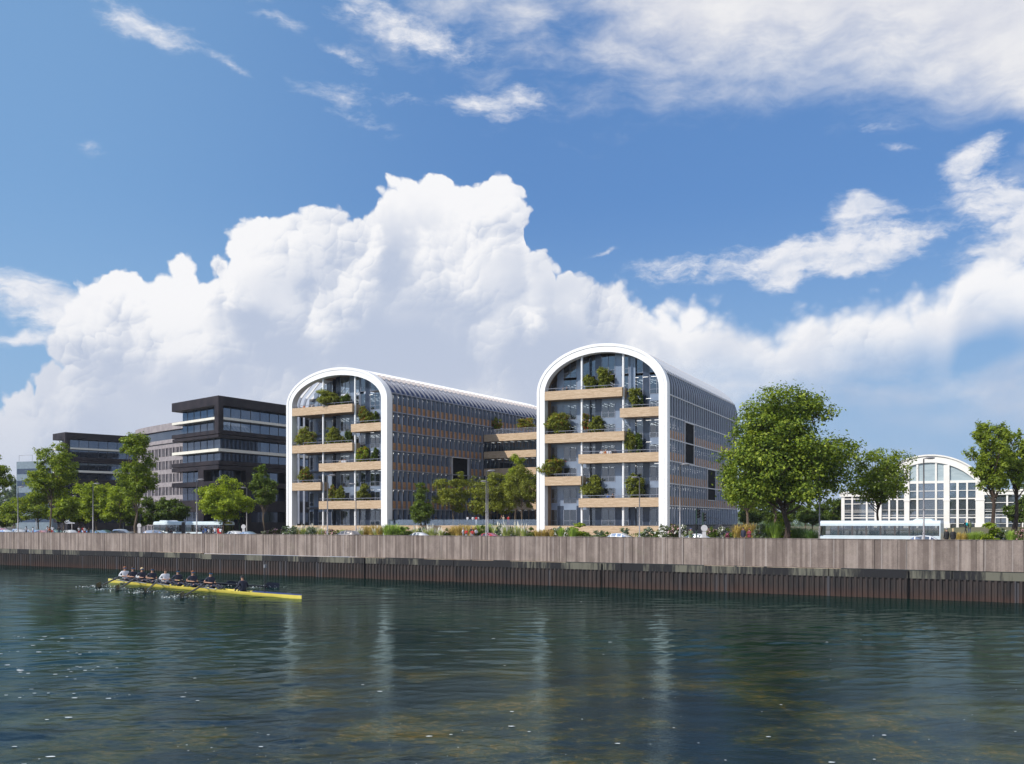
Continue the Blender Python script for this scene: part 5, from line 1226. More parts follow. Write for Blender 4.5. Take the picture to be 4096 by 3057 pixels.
def skeleton(pose):
    J = {}; Ed = []; R_ = {}
    def j(n, p, r, par=None):
        J[n] = Vector(p); R_[n] = r if isinstance(r, tuple) else (r, r)
        if par: Ed.append((par, n))
    hand = []
    if pose in ('stand', 'chat', 'walk', 'rail', 'fold'):
        j('pelvis', (0, 0, .95), (.155, .105)); j('waist', (0, 0, 1.10), (.135, .095), 'pelvis'); j('chest', (0, .01, 1.32), (.165, .105), 'waist'); j('neck', (0, 0, 1.47), .055, 'chest')
        j('chin', (0, .015, 1.535), .062, 'neck'); j('head', (0, .012, 1.615), (.080, .096), 'chin'); j('crown', (0, 0, 1.68), (.060, .070), 'head')
        kn = .03; st = {'walk': .24}.get(pose, .02)
        for sd, nm in ((-1, 'l'), (1, 'r')):
            f = st * sd
            j('hip' + nm, (.095 * sd, 0, .88), .095, 'pelvis'); j('knee' + nm, (.10 * sd, f * .6 + kn, .50), .058, 'hip' + nm); j('ankle' + nm, (.10 * sd, f * 1.1 - .02, .10), .040, 'knee' + nm)
            j('heel' + nm, (.10 * sd, f * 1.1, .045), .042, 'ankle' + nm); j('toe' + nm, (.115 * sd, f * 1.1 + .15, .035), (.045, .030), 'heel' + nm)
            j('sh' + nm, (.185 * sd, 0, 1.405), .062, 'chest')
            if pose == 'stand': el, wr = (.235 * sd, -.03, 1.12), (.245 * sd, .05, .88)
            elif pose == 'walk': el, wr = (.24 * sd, -.16 * sd, 1.13), (.23 * sd, -.14 * sd + .08, .92)
            elif pose == 'chat': el, wr = ((.25 * sd, .02, 1.13), (.12 * sd, .22, 1.18 if sd > 0 else 1.02))
            elif pose == 'rail': el, wr = (.27 * sd, .12, 1.17), (.16 * sd, .34, 1.10)
            else: el, wr = (.25 * sd, .06, 1.14), (-.06 * sd, .19, 1.16 + .03 * sd)
            j('el' + nm, el, .043, 'sh' + nm); j('wr' + nm, wr, .028, 'el' + nm); hand.append((nm, sd))
    else:
        up = 0.0 if pose == 'row' else .10
        lean = -.10 if pose == 'row' else .16
        j('pelvis', (0, 0, .13), (.16, .12)); j('waist', (0, lean * .35, .30), (.135, .10), 'pelvis'); j('chest', (0, lean * .9, .52), (.175, .115), 'waist'); j('neck', (0, lean * 1.1, .67), .058, 'chest')
        j('chin', (0, lean * 1.1 + .02, .735), .062, 'neck'); j('head', (0, lean * 1.1 + .02, .815), (.080, .096), 'chin'); j('crown', (0, lean * 1.1, .88), (.060, .070), 'head')
        for sd, nm in ((-1, 'l'), (1, 'r')):
            j('hip' + nm, (.10 * sd, .05, .12), .10, 'pelvis'); j('knee' + nm, (.12 * sd, .50, .26 if pose == 'row' else .34), .062, 'hip' + nm); j('ankle' + nm, (.10 * sd, .90 if pose == 'row' else .70, .10), .040, 'knee' + nm)
            j('toe' + nm, (.10 * sd, .97 if pose == 'row' else .80, .20 if pose == 'row' else .08), (.045, .032), 'ankle' + nm)
            j('sh' + nm, (.195 * sd, lean * .9, .60), .066, 'chest')
            if pose == 'row': el, wr = (.30 * sd, -.22, .38), (.13 * sd, .12, .36)
            else: el, wr = (.30 * sd, .10, .36), (.30 * sd, .38, .25)
            j('el' + nm, el, .048, 'sh' + nm); j('wr' + nm, wr, .032, 'el' + nm); hand.append((nm, sd))
    for nm, sd in hand:
        w = J['wr' + nm]; d = (w - J['el' + nm]).normalized(); sidev = d.cross(Vector((0, 0, 1)))
        if sidev.length < .2: sidev = Vector((0, 1, 0))
        sidev.normalize(); nrm = d.cross(sidev).normalized()
        j('palm' + nm, w + d * .07, (.036, .018), 'wr' + nm)
        for k, (o, L) in enumerate(((-.030, .060), (-.010, .072), (.010, .068), (.028, .052))):
            b = J['palm' + nm] + d * .035 + sidev * o
            j('f%d%s' % (k, nm), b, .009, 'palm' + nm); j('g%d%s' % (k, nm), b + d * L * .55 - nrm * L * .35, .0075, 'f%d%s' % (k, nm))
        j('thumb' + nm, w + d * .04 + sidev * -.045, .010, 'palm' + nm); j('tt' + nm, w + d * .085 + sidev * -.06, .008, 'thumb' + nm)
    return J, Ed, R_
ZONE = {'pelvis': 2, 'waist': 1, 'chest': 1, 'neck': 0, 'chin': 0, 'head': 0, 'crown': 0, 'hip': 2, 'knee': 2, 'ankle': 2, 'heel': 3, 'toe': 3, 'sh': 1, 'el': 4, 'wr': 5, 'palm': 0, 'f': 0, 'g': 0, 'thumb': 0, 'tt': 0}
def body_mesh(pose):
    J, Ed, R_ = skeleton(pose); names = list(J); idx = {n: i for i, n in enumerate(names)}
    me = bpy.data.meshes.new('body_cage'); me.from_pydata([J[n] for n in names], [(idx[a], idx[b]) for a, b in Ed], [])
    o = bpy.data.objects.new('body_cage', me); COL.objects.link(o)
    md = o.modifiers.new('s', 'SKIN'); md.use_smooth_shade = True; o.modifiers.new('u', 'SUBSURF').levels = 1
    sv = me.skin_vertices[0].data
    for n in names: sv[idx[n]].radius = R_[n]; sv[idx[n]].use_root = (n == 'pelvis')
    bpy.context.view_layer.update()
    ev = bpy.data.meshes.new_from_object(o.evaluated_get(bpy.context.evaluated_depsgraph_get()))
    bpy.data.objects.remove(o); ev.name = 'person'
    pts = np.array([J[n] for n in names]); mats_i = []
    zone = []
    for n in names:
        z = None
        for k in ZONE:
            if n == k or n[:-1] == k or (k in 'fg' and n[0] == k and n[1:2].isdigit()): z = ZONE[k]
        zone.append(z if z is not None else 0)
    rad = np.array([R_[n][0] for n in names])
    for p in ev.polygons:
        c = np.array(p.center); d = np.linalg.norm(pts - c, axis=1) - rad * .6; mats_i.append(zone[int(d.argmin())])
    for _ in range(6): ev.materials.append(M['skin'])
    ev.polygons.foreach_set('material_index', mats_i); ev.polygons.foreach_set('use_smooth', [True] * len(ev.polygons)); ev.update()
    return ev, J
POSES = {}
def get_pose(p):
    if p not in POSES: POSES[p] = body_mesh(p)
    return POSES[p]
_hm = {}
def head_item(kind, pose):
    key = (kind, pose)
    if key in _hm: return _hm[key]
    _, J = get_pose(pose); h = J['head']; mb = MB()
    if kind == 'short': mb.ball((h.x, h.y - .018, h.z + .035), .094, sc=(.93, 1.0, .92)); 
    elif kind == 'long': mb.ball((h.x, h.y - .02, h.z + .03), .100, sc=(.95, 1.0, .95)); mb.ball((h.x, h.y - .07, h.z - .10), .085, sc=(1.0, .6, 1.5))
    elif kind == 'cap': mb.ball((h.x, h.y - .01, h.z + .045), .101, sc=(.95, 1.0, .72)); mb.box(h.x - .06, h.x + .06, h.y + .07, h.y + .17, h.z + .04, h.z + .055)
    elif kind == 'beanie': mb.ball((h.x, h.y - .012, h.z + .05), .108, sc=(.95, 1.0, 1.0))
    elif kind == 'glasses': mb.tube([(h.x - .085, h.y + .02, h.z + .01), (h.x - .06, h.y + .085, h.z + .008), (h.x, h.y + .105, h.z + .01), (h.x + .06, h.y + .085, h.z + .008), (h.x + .085, h.y + .02, h.z + .01)], .024, 6)
    elif kind == 'eyes': mb.ball((h.x - .03, h.y + .084, h.z + .01), .012, seg=6, rings=4); mb.ball((h.x + .03, h.y + .084, h.z + .01), .012, seg=6, rings=4)
    elif kind == 'nose': mb.ball((h.x, h.y + .098, h.z - .015), .016, seg=6, rings=4, sc=(.8, 1, 1.5))
    elif kind == 'skirt':
        vs = []; fs = []
        for i, (z, r) in enumerate(((1.05, .15), (.85, .19), (.55, .21))):
            for k in range(12): vs.append((math.cos(k * math.pi / 6) * r, math.sin(k * math.pi / 6) * r * .8, z))
        for i in range(2):
            for k in range(12): fs.append((i * 12 + k, i * 12 + (k + 1) % 12, (i + 1) * 12 + (k + 1) % 12, (i + 1) * 12 + k))
        mb.add(vs, fs)
    elif kind == 'coat':
        vs = []; fs = []
        for i, (z, r) in enumerate(((1.44, .13), (1.36, .21), (1.1, .20), (.78, .22))):
            for k in range(12): vs.append((math.cos(k * math.pi / 6) * r, math.sin(k * math.pi / 6) * r * .68, z))
        for i in range(3):
            for k in range(12): fs.append((i * 12 + k, i * 12 + (k + 1) % 12, (i + 1) * 12 + (k + 1) % 12, (i + 1) * 12 + k))
        mb.add(vs, fs)
    elif kind == 'backpack': mb.ball((0, -.19, 1.22), .17, sc=(.9, .62, 1.35)); mb.tube([(-.12, -.1, 1.42), (-.13, .06, 1.44), (-.13, .12, 1.25)], .02, 4); mb.tube([(.12, -.1, 1.42), (.13, .06, 1.44), (.13, .12, 1.25)], .02, 4)
    me = mb.mesh(kind, M['skin']); me.polygons.foreach_set('use_smooth', [kind not in ('box',)] * len(me.polygons)); _hm[key] = me; return me
HN = {'short': 'hair', 'long': 'hair', 'cap': 'cap', 'beanie': 'beanie', 'glasses': 'sunglasses', 'eyes': 'eyes', 'nose': 'nose', 'skirt': 'skirt', 'coat': 'coat', 'backpack': 'backpack'}
def person(label, loc, face, pose, top, legs, hair=('short', 'hair_brown'), skin='skin', sleeve=None, fore=None, extra=(), sc=1.0, group=None, shoe='cl_black'):
    me, J = get_pose(pose); o = link('person', me, None, loc, label=label, cat='person', group=group); o.rotation_euler = (0, 0, face); o.scale = (sc, sc, sc)
    sleeve = sleeve or skin; fore = fore or skin
    for i, nm in enumerate((skin, top, legs, shoe, sleeve, fore)):
        o.material_slots[i].link = 'OBJECT'; o.material_slots[i].material = M[nm]
    for kind, mt in (hair,) + tuple(extra) + (('nose', skin), ('eyes', 'hair_black')):
        c = link(HN[kind], head_item(kind, pose), o); c.material_slots[0].link = 'OBJECT'; c.material_slots[0].material = M[mt]
    return o
def on_prom(x, d=1.6): P, s = px_on_row(x, d); return (P.x, P.y, ground_z(s, d))
g1 = 'people strolling behind the quay wall at left'
for (x, lab, face, pose, top, legs, hair, skin, sc) in [
    (105, 'person in white with dark trousers, leftmost stroller behind the wall', 1.2, 'chat', 'cl_white', 'cl_black', ('long', 'hair_black'), 'skin_dark', 1), (132, 'person in red and white top beside the pink car', 2.0, 'stand', 'cl_white', 'cl_red', ('short', 'hair_black'), 'skin_dark', .93),
    (190, 'slim person in white blouse left of the lamp in the middle stroller group', 1.5, 'walk', 'cl_white', 'cl_black', ('long', 'hair_brown'), 'skin', 1), (197, 'person in a pink dress next to the slim one in white', 1.8, 'walk', 'cl_orange', 'cl_jeans', ('long', 'hair_brown'), 'skin', .93),
    (210, 'person in white shirt and red shorts seen from behind', 0.2, 'stand', 'cl_white', 'cl_red', ('short', 'hair_black'), 'skin_dark', 1.05), (236, 'person in black shirt by the bluish car', 0.4, 'chat', 'cl_black', 'cl_jeans', ('short', 'hair_black'), 'skin_dark', 1.03),
    (316, 'person in white with a red bag walking left', 1.6, 'walk', 'cl_white', 'cl_red', ('short', 'hair_black'), 'skin_dark', 1), (333, 'person in red top in the pair left of the tall lamp', 1.2, 'walk', 'cl_red', 'cl_white', ('long', 'hair_black'), 'skin_dark', 1), (339, 'person in white shirt beside the one in red', 1.2, 'stand', 'cl_white', 'cl_red', ('short', 'hair_black'), 'skin_dark', .97),
    (355, 'person in dark brown jacket by the dark parked car', 1.0, 'chat', 'hair_brown', 'cl_black', ('short', 'hair_black'), 'skin_dark', .9)]:
    person(lab, on_prom(x, 2.0), face, pose, top, legs, hair, skin, sc=sc, group=g1)
g2 = 'group by the bus'
for (x, lab, face, pose, top, legs, hair, skin, sc) in [
    (814, 'small child at the left of the group by the bus', .3, 'stand', 'cl_blue', 'cl_jeans', ('short', 'hair_black'), 'skin_dark', .80), (823, 'person in blue and white scarf in the group by the bus', .3, 'chat', 'cl_blue', 'cl_grey', ('short', 'hair_black'), 'skin_dark', 1.0),
    (836, 'child in white in the group by the bus', .4, 'stand', 'cl_white', 'cl_black', ('short', 'hair_black'), 'skin_dark', .88), (845, 'person in black in the group by the bus', .2, 'stand', 'cl_black', 'cl_black', ('short', 'hair_black'), 'skin_dark', .95),
    (860, 'person in pale shirt in the group by the bus', .1, 'stand', 'cl_white', 'cl_jeans', ('short', 'hair_brown'), 'skin', 1.0), (874, 'person in red behind the one in white at the bus group end', -.2, 'chat', 'cl_red', 'cl_red', ('short', 'hair_black'), 'skin_dark', 1.0), (882, 'person in white and red, rightmost by the bus', -.4, 'chat', 'cl_white', 'cl_red', ('short', 'hair_black'), 'skin_dark', .95)]:
    person(lab, on_prom(x, 1.8), face, pose, top, legs, hair, skin, sc=sc, group=g2)
g3 = 'companions at the wall below the deck'
for (x, lab, face, pose, top, legs, hair, skin, sc, dd) in [
    (1853, 'person in white coat at the left of the wall group', 1.4, 'fold', 'cl_white', 'cl_grey', ('short', 'hair_grey'), 'skin', .98, 1.5), (1865, 'blond person in red jacket leaning on the wall', 2.6, 'fold', 'cl_red', 'cl_grey', ('long', 'hair_blond'), 'skin', .90, 1.2),
    (1886, 'tall grey haired person in dark jacket in the wall group', 2.9, 'stand', 'cl_black', 'cl_grey', ('short', 'hair_grey'), 'skin', 1.05, 2.2), (1890, 'person in bright red coat seen from the front', 3.1, 'fold', 'cl_red', 'cl_grey', ('short', 'hair_brown'), 'skin', .88, 1.1), (1904, 'dark haired person in white at the right of the wall group', -2.2, 'fold', 'cl_white', 'cl_black', ('long', 'hair_brown'), 'skin', .96, 1.5)]:
    person(lab, on_prom(x, dd), face, pose, top, legs, hair, skin, sleeve=top, fore=top, sc=sc, group=g3)
person('person in dark green parka and blue cap in front of the white car', on_prom(2763, 1.4), 3.0, 'fold', 'cl_green', 'cl_black', ('cap', 'cl_blue'), sleeve='cl_green', fore='cl_green', extra=(('coat', 'cl_green'),), sc=.98)
person('dark haired person in a navy padded jacket beside the one in maroon', on_prom(2973, 1.3), 2.5, 'stand', 'cl_navy', 'cl_black', ('short', 'hair_black'), sleeve='cl_navy', fore='cl_navy', extra=(('coat', 'cl_navy'),), sc=1.04)
person('person with glasses in a maroon padded jacket', on_prom(2997, 1.3), 2.2, 'fold', 'cl_maroon', 'cl_black', ('long', 'hair_red'), sleeve='cl_maroon', fore='cl_maroon', extra=(('coat', 'cl_maroon'), ('glasses', 'hair_black')), sc=.98)
person('person in grey beanie and black coat seen from behind at the wall', on_prom(3786, 1.1), .15, 'stand', 'cl_black', 'cl_black', ('beanie', 'cl_grey'), sleeve='cl_black', fore='cl_black', extra=(('coat', 'cl_black'),), sc=1.02)
person('blond person in black coat seen from behind at the wall', on_prom(3812, 1.1), -.1, 'stand', 'cl_black', 'cl_black', ('long', 'hair_blond'), sleeve='cl_black', fore='cl_black', extra=(('coat', 'cl_black'),), sc=1.0)
for x, lab, top, hr, ex in ((3863, 'person with a teal backpack standing on the lawn', 'cl_black', ('short', 'hair_blond'), (('backpack', 'cl_teal'),)), (3878, 'person in olive hooded jacket and jeans on the lawn', 'cl_green', ('beanie', 'cl_grey'), (('coat', 'cl_green'),))):
    P = px(x, 128, 0); person(lab, (P.x, P.y, gz(P)), .4 if x < 3870 else -.2, 'walk' if x < 3870 else 'stand', top, 'cl_black' if x < 3870 else 'cl_jeans', hr, sleeve=top, fore=top, extra=ex, sc=1.02)
def on_row2(ptf, ee, x, dd, z):
    t = (x - CX) / F; o = ptf(0, dd, 0); s = (t * o.y - o.x) / (ee[0] - t * ee[1]); P = ptf(s, dd, 0); return (P.x, P.y, z)
def on_deck(x, back=1.0):
    t = (x - CX) / F; n = Vector((-du.y, du.x, 0)); o = A + n * back; s = (t * o.y - o.x) / (du.x - t * du.y); P = o + du * s; return (P.x, P.y, 6.58)
person('person in a navy dress reading alone on the deck', on_deck(1742), 2.8, 'fold', 'cl_navy', 'skin', ('long', 'hair_brown'), extra=(('skirt', 'cl_grey'),))
for x, lab, top, legs, hr, sk in ((1870, 'person in white leftmost in the deck group of five', 'cl_white', 'cl_black', ('short', 'hair_black'), 'skin_dark'), (1877, 'person in navy jacket in the deck group of five', 'cl_navy', 'cl_jeans', ('short', 'hair_black'), 'skin_dark'), (1892, 'person in white shirt in the middle of the deck group', 'cl_white', 'cl_jeans', ('short', 'hair_black'), 'skin_dark'),
                             (1905, 'child in red and white in the deck group', 'cl_red', 'cl_white', ('short', 'hair_black'), 'skin_dark'), (1912, 'person in red and white jacket rightmost in the deck group of five', 'cl_white', 'cl_black', ('short', 'hair_black'), 'skin_dark')):
    person(lab, on_deck(x, 1.0 + (x % 3) * .3), (x % 7) * .5 - 1.2, 'chat', top, legs, hr, sk, sleeve=top, group='visitors on the deck')
for x, lab, top, legs, hr, fc in ((2006, 'person in black dress in the deck group of three', 'cl_black', 'cl_black', ('short', 'hair_red'), .1), (2014, 'person in white and grey with a hat on the deck', 'cl_beige', 'cl_grey', ('cap', 'cl_beige'), -.2), (2034, 'person in a red shirt standing apart on the deck', 'cl_red', 'cl_maroon', ('short', 'hair_brown'), .1)):
    person(lab, on_deck(x, 1.1), fc, 'fold', top, legs, hr, group='visitors on the deck', extra=(('skirt', legs),) if x < 2010 else (), sleeve=top if x > 2020 else None)
for ptf, ee, x, z, lab, top, hr in ((LP, eL, 1216, 28.83, 'person in orange top on the top terrace of the left building', 'cl_orange', ('long', 'hair_brown')), (LP, eL, 1242, 28.83, 'left person in the trio on the top terrace of the left building', 'cl_navy', ('short', 'hair_black')),
    (LP, eL, 1249, 28.83, 'middle person in the trio on the top terrace of the left building', 'cl_white', ('short', 'hair_black')), (LP, eL, 1255, 28.83, 'right person in the trio on the top terrace of the left building', 'cl_navy', ('short', 'hair_black')),
    (LP, eL, 1361, 18.14, 'leftmost of four people on the right middle terrace, long brown hair', 'cl_beige', ('long', 'hair_brown')), (LP, eL, 1370, 18.14, 'second of four people on the right middle terrace, in white', 'cl_white', ('short', 'hair_brown')),
    (LP, eL, 1378, 18.14, 'third of four people on the right middle terrace, long hair', 'cl_white', ('long', 'hair_red')), (LP, eL, 1384, 18.14, 'rightmost of four people on the right middle terrace', 'cl_white', ('short', 'hair_black')),
    (RP, eR, 2252, 28.86, 'person in grey shirt on the top terrace of the right building', 'cl_grey', ('short', 'hair_brown')), (RP, eR, 2267, 28.86, 'person in black with long hair on the top terrace of the right building', 'cl_black', ('long', 'hair_red')),
    (RP, eR, 2405, 18.24, 'person with red hair, leftmost of the six at the rail', 'cl_white', ('long', 'hair_red')), (RP, eR, 2415, 18.24, 'second person of the six at the rail, dark hair', 'cl_beige', ('long', 'hair_brown')), (RP, eR, 2423, 18.24, 'blond person in the six at the rail', 'cl_orange', ('short', 'hair_blond')),
    (RP, eR, 2430, 18.24, 'fourth person of the six at the rail', 'cl_white', ('long', 'hair_brown')), (RP, eR, 2440, 18.24, 'person in checked white shirt in the six at the rail', 'cl_white', ('short', 'hair_black')), (RP, eR, 2461, 18.24, 'person in navy standing right of the others at the rail', 'cl_navy', ('short', 'hair_grey')),
    (RP, eR, 2431, 11.05, 'person in blue shirt on the lowest terrace', 'cl_blue', ('short', 'hair_brown')), (RP, eR, 2451, 11.05, 'person in black with red hair on the lowest terrace', 'cl_black', ('long', 'hair_red'))):
    person(lab, on_row2(ptf, ee, x, .95, z - 1.10), 2.6 + (x % 5) * .25, 'rail' if x % 2 else 'stand', top, 'cl_jeans', hr, sleeve=top if x % 3 else None, group='people on the terraces', sc=1.05)

# ---------------------------------------------------------------- rowing eight
M['hullyellow'] = mat('yellow_hull', (0.76, 0.63, 0.12), (0.70, 0.57, 0.10), rough=0.25, coat=.5); M['deckblue'] = mat('blue_canvas', (0.02, 0.035, 0.16), rough=0.5)
M['oar'] = mat('black_oar', (0.015, 0.015, 0.02), rough=0.35); M['rigger'] = mat('silver_rigger', (0.62, 0.62, 0.64), rough=0.3, metal=.4); M['spoon'] = mat('navy_blade', (0.012, 0.016, 0.04), rough=0.3)
BA = Vector((-47.9, 116.6, 0)); BB = Vector((-19.4, 90.6, 0)); bdir = (BB - BA).normalized(); bn = Vector((bdir.y, -bdir.x, 0))   # bn points to the viewer's side
BLn = (BB - BA).length; BC = (BA + BB) / 2; bang = math.atan2(bdir.y, bdir.x); K = 1.98
boat = empty('rowing_eight', BC, bang, label='long narrow yellow racing boat with a blue stern deck rowed by eight', cat='boat')
def hullsec(x):
    u = x / (BLn / 2); w = .62 * max(0.0, 1 - abs(u) ** 2.6) ** .8 + .03; h = .30 + .03 * u * u; return w, h
mb = MB(); xs_ = [BLn / 2 * math.sin(math.pi / 2 * (i / 22 - 1)) for i in range(45)]; vs = []; fs = []
for x in xs_:
    w, h = hullsec(x); vs += [(x, -w, h), (x, -w * .92, .06), (x, -w * .5, -.22), (x, 0, -.3), (x, w * .5, -.22), (x, w * .92, .06), (x, w, h)]
for i in range(44):
    for k in range(6): fs.append((i * 7 + k, (i + 1) * 7 + k, (i + 1) * 7 + k + 1, i * 7 + k + 1))
mb.add(vs, fs); mb.build('hull', M['hullyellow'], boat, smooth=True)
def deck(x0, x1, m_, nm):
    mb = MB(); vs = []; fs = []; q = [x for x in xs_ if x0 <= x <= x1]
    for x in q:
        w, h = hullsec(x); vs += [(x, -w, h + .005), (x, 0, h + .10), (x, w, h + .005)]
    for i in range(len(q) - 1):
        for k in range(2): fs.append((i * 3 + k, i * 3 + k + 1, (i + 1) * 3 + k + 1, (i + 1) * 3 + k))
    mb.add(vs, fs); mb.build(nm, m_, boat)
def bt(xpx):
    t = (xpx - CX) / F; q = (t * BA.y - BA.x) / (bdir.x - t * bdir.y); return q - BLn / 2
deck(-BLn / 2, bt(492) , M['hullyellow'], 'bow_deck'); deck(bt(995), BLn / 2, M['deckblue'], 'stern_deck')
mb = MB(); mb.box(bt(492), bt(995), -.42, .42, .08, .12); mb.build('cockpit_floor', M['deckblue'], boat)
text_part('hull_lettering', 'ADNAMS', .24, M['spoon'], boat, (bt(925), -.54, .08), (math.pi / 2, 0, 0))
rowpx = [505, 537, 574, 615, 668, 718, 778, 849]
skinny = [('cl_white', 'cl_white', 'hair_red', 1, 'rower in a white top in the bow seat, leftmost of the eight'), ('cl_navy', 'skin', 'hair_brown', 1, 'second rower from the bow in a navy vest'), ('cl_navy', 'cl_white', 'hair_blond', 1, 'third rower, blond, navy vest over white sleeves'),
          ('cl_navy', 'skin', 'hair_brown', 1, 'fourth rower, dark haired, in a navy vest'), ('cl_white', 'cl_white', 'hair_brown', 0, 'fifth rower in a plain white shirt without sunglasses'), ('cl_navy', 'cl_navy', 'hair_black', 1, 'sixth rower in a dark short sleeved shirt'),
          ('cl_navy', 'skin', 'hair_red', 1, 'seventh rower, red haired, in a navy vest'), ('cl_navy', 'skin', 'hair_black', 1, 'stroke rower nearest the cox, dark beard and navy vest')]
M['lens'].name = 'blue_lens'
near = {0: (401, 2349), 2: (474, 2360), 4: (584, 2372), 7: (734, 2391)}; far = {1: (690, 2338), 3: (806, 2339), 5: (913, 2345), 6: (1072, 2352)}
def world(xb, yb, z): return BC + bdir * xb - bn * yb + Vector((0, 0, z))
seatn = ['bow', 'second', 'third', 'fourth', 'fifth', 'sixth', 'seventh', 'stroke']
_, JR = get_pose('row')
for i, xp in enumerate(rowpx):
    xb = bt(xp) - .15; top, slv, hr, gl, lab = skinny[i]
    P = world(xb, 0, .16)
    ex = (('glasses', 'lens'),) if gl else ()
    person(lab, P, bang - math.pi / 2, 'row', top, 'cl_navy', ('short', hr), sleeve=slv, extra=ex, sc=K, group='crew of the rowing eight', shoe='cl_navy')
    mb = MB(); mb.box(xb - .35, xb + .35, -.30, .30, .14, .20); mb.build('sliding_seat', M['rigger'], boat)
    sgn = -1 if i in near else 1                          # local y: negative = viewer's side
    gate = Vector((xb + .75, sgn * 1.62, .64))
    mb = MB(); w, h = hullsec(xb + 1.2)
    for a_ in (.3, 1.15, 1.9): mb.tube([(xb + a_, sgn * w, h), tuple(gate - Vector((0, 0, .10)))], .035, 5)
    mb.tube([tuple(gate - Vector((0, 0, .12))), tuple(gate + Vector((0, 0, .14)))], .05, 6); mb.build('rigger', M['rigger'], boat)
    hand = Vector((xb + .36 * K * .35, 0, .16 + .36 * K)); handw = world(hand.x, 0, hand.z) ; gw = world(gate.x, gate.y, gate.z)
    tx, tv = (near.get(i) or far.get(i)); D = CAMZ * F / (tv - HZ); blade = px(tx, D, .12)
    inner_ = gw + (gw - blade).normalized() * 1.95
    inner_ = Vector((inner_.x, inner_.y, handw.z + .02))
    org = gw; od = empty('oar', org, 0, label='oar of the %s rower, black shaft and dark blade %s' % (seatn[i], 'on the viewer side' if i in near else 'on the far side'), cat='oar', group='oars of the rowing eight')
    mb = MB(); mb.tube([inner_ - org, Vector((0, 0, 0)), blade - org], [.085, .10, .08], 7); mb.build('shaft', M['oar'], od)
    mb = MB(); u = (Vector((0, 0, 0)) - (inner_ - org)).normalized(); mb.tube([inner_ - org - u * .1, inner_ - org + u * .9], .055, 7); mb.build('grip', M['hullyellow'], od)
    ud = (blade - gw).normalized(); sv_ = ud.cross(Vector((0, 0, 1))).normalized(); upv = Vector((0, 0, 1))
    mb = MB(); o2 = blade - org
    q = [o2 - ud * .4 - upv * .08, o2 - ud * .05 - upv * .25, o2 + ud * 1.15 - upv * .25, o2 + ud * 1.25 + upv * .50, o2 + ud * .0 + upv * .50, o2 - ud * .4 + upv * .15]
    mb.add([p_ + sv_ * .02 for p_ in q] + [p_ - sv_ * .02 for p_ in q], [(0, 1, 2, 3, 4, 5), (11, 10, 9, 8, 7, 6)] + [(a_, a_ + 6, (a_ + 1) % 6 + 6, (a_ + 1) % 6) for a_ in range(6)]); mb.build('blade', M['spoon'], od)
xb = bt(977)
person('cox in a dark hooded jacket and cap sitting low in the stern facing the crew', world(xb, 0, .08), bang + math.pi / 2, 'cox', 'cl_navy', 'cl_navy', ('cap', 'cl_black'), sleeve='cl_navy', fore='cl_navy', extra=(('glasses', 'lens'),), sc=K * .95)
text_part('jacket_lettering', 'OX', .20, M['signwhite'], COL.objects[-1] if False else [o for o in COL.objects if o.get('label', '').startswith('cox in')][0], (.12, -.02, .42), (math.pi / 2, 0, math.pi * .5)) if False else None
cb = empty('camera_mount', world(bt(1060), 0, .40), bang, label='thin black camera mast with braces on the stern deck', cat='camera mast')
mb = MB(); mb.tube([(0, 0, 0), (0, 0, 2.3)], .045, 6); mb.tube([(-1.3, 0, 0), (0, 0, 1.1)], .03, 5); mb.tube([(.3, -.3, 0), (0, 0, .9)], .03, 5); mb.tube([(.3, .3, 0), (0, 0, .9)], .03, 5); mb.tube([(-.2, 0, .55), (.25, 0, .55)], .05, 5); mb.build('mast', M['oar'], cb)
mb = MB(); mb.box(-.10, .10, -.10, .10, 2.3, 2.62); mb.build('camera', M['cl_grey'], cb)
# splashes where the blades leave the water
M['foam'] = mat('white_foam_and_glint', (0.78, 0.82, 0.82), (0.6, 0.66, 0.66), rough=.6)
rs = np.random.RandomState(77)
for i, (tx, tv) in list(near.items()) + list(far.items()):
    D = CAMZ * F / (tv - HZ); c = px(tx, D, 0); n = 150 if i in near else 90
    W = rs.normal(size=(n, 3)) * np.array([1.1, .7, .16]); W[:, 0] -= .5; W[:, 2] = np.abs(W[:, 2]) * np.exp(-np.abs(W[:, 0]) * .5) + .02
    o = link('splash', cards('splash', W, rs.uniform(.04, .15, n), [M['foam']], rs), None, (c.x, c.y, 0), label='white splash around the blade of the %s rower' % seatn[i], cat='splash', group='splashes at the oar blades', kind='stuff')
n = 260; W = np.zeros((n, 3)); yy = 1 / rs.uniform(1 / 95.0, 1 / 27.5, n); W[:, 1] = yy; W[:, 0] = rs.uniform(-.54, .54, n) * yy; W[:, 2] = .03
cl_ = rs.uniform(size=n) < .4; W[cl_, 1] = rs.choice([40., 47., 53., 60.], cl_.sum()) + rs.normal(size=cl_.sum()) * .8; W[cl_, 0] = rs.uniform(-.54, -.40, cl_.sum()) * W[cl_, 1]  # left clusters are sun glitter drawn as white flecks
cc_ = rs.randint(0, n, 90); W[:90] = W[cc_] + np.stack([rs.normal(size=90) * 1.2, rs.normal(size=90) * .8, np.zeros(90)], 1)
keep = np.array([quay_sd(Vector(w))[1] < -2 for w in W]); W = W[keep]
mb = MB()
for w in W:
    r0 = .012 + .06 * rs.uniform() ** 4 + (.035 if w[0] / w[1] < -.42 and rs.uniform() < .5 else 0); k = rs.randint(5, 8); a0 = rs.uniform(0, 6)  # some flecks enlarged at the left as painted glints
    mb.add([(w[0] + math.cos(a0 + 6.283 * q / k) * r0 * rs.uniform(.7, 1.4) * 1.6, w[1] + math.sin(a0 + 6.283 * q / k) * r0 * rs.uniform(.7, 1.3), w[2]) for q in range(k)], [tuple(range(k))])
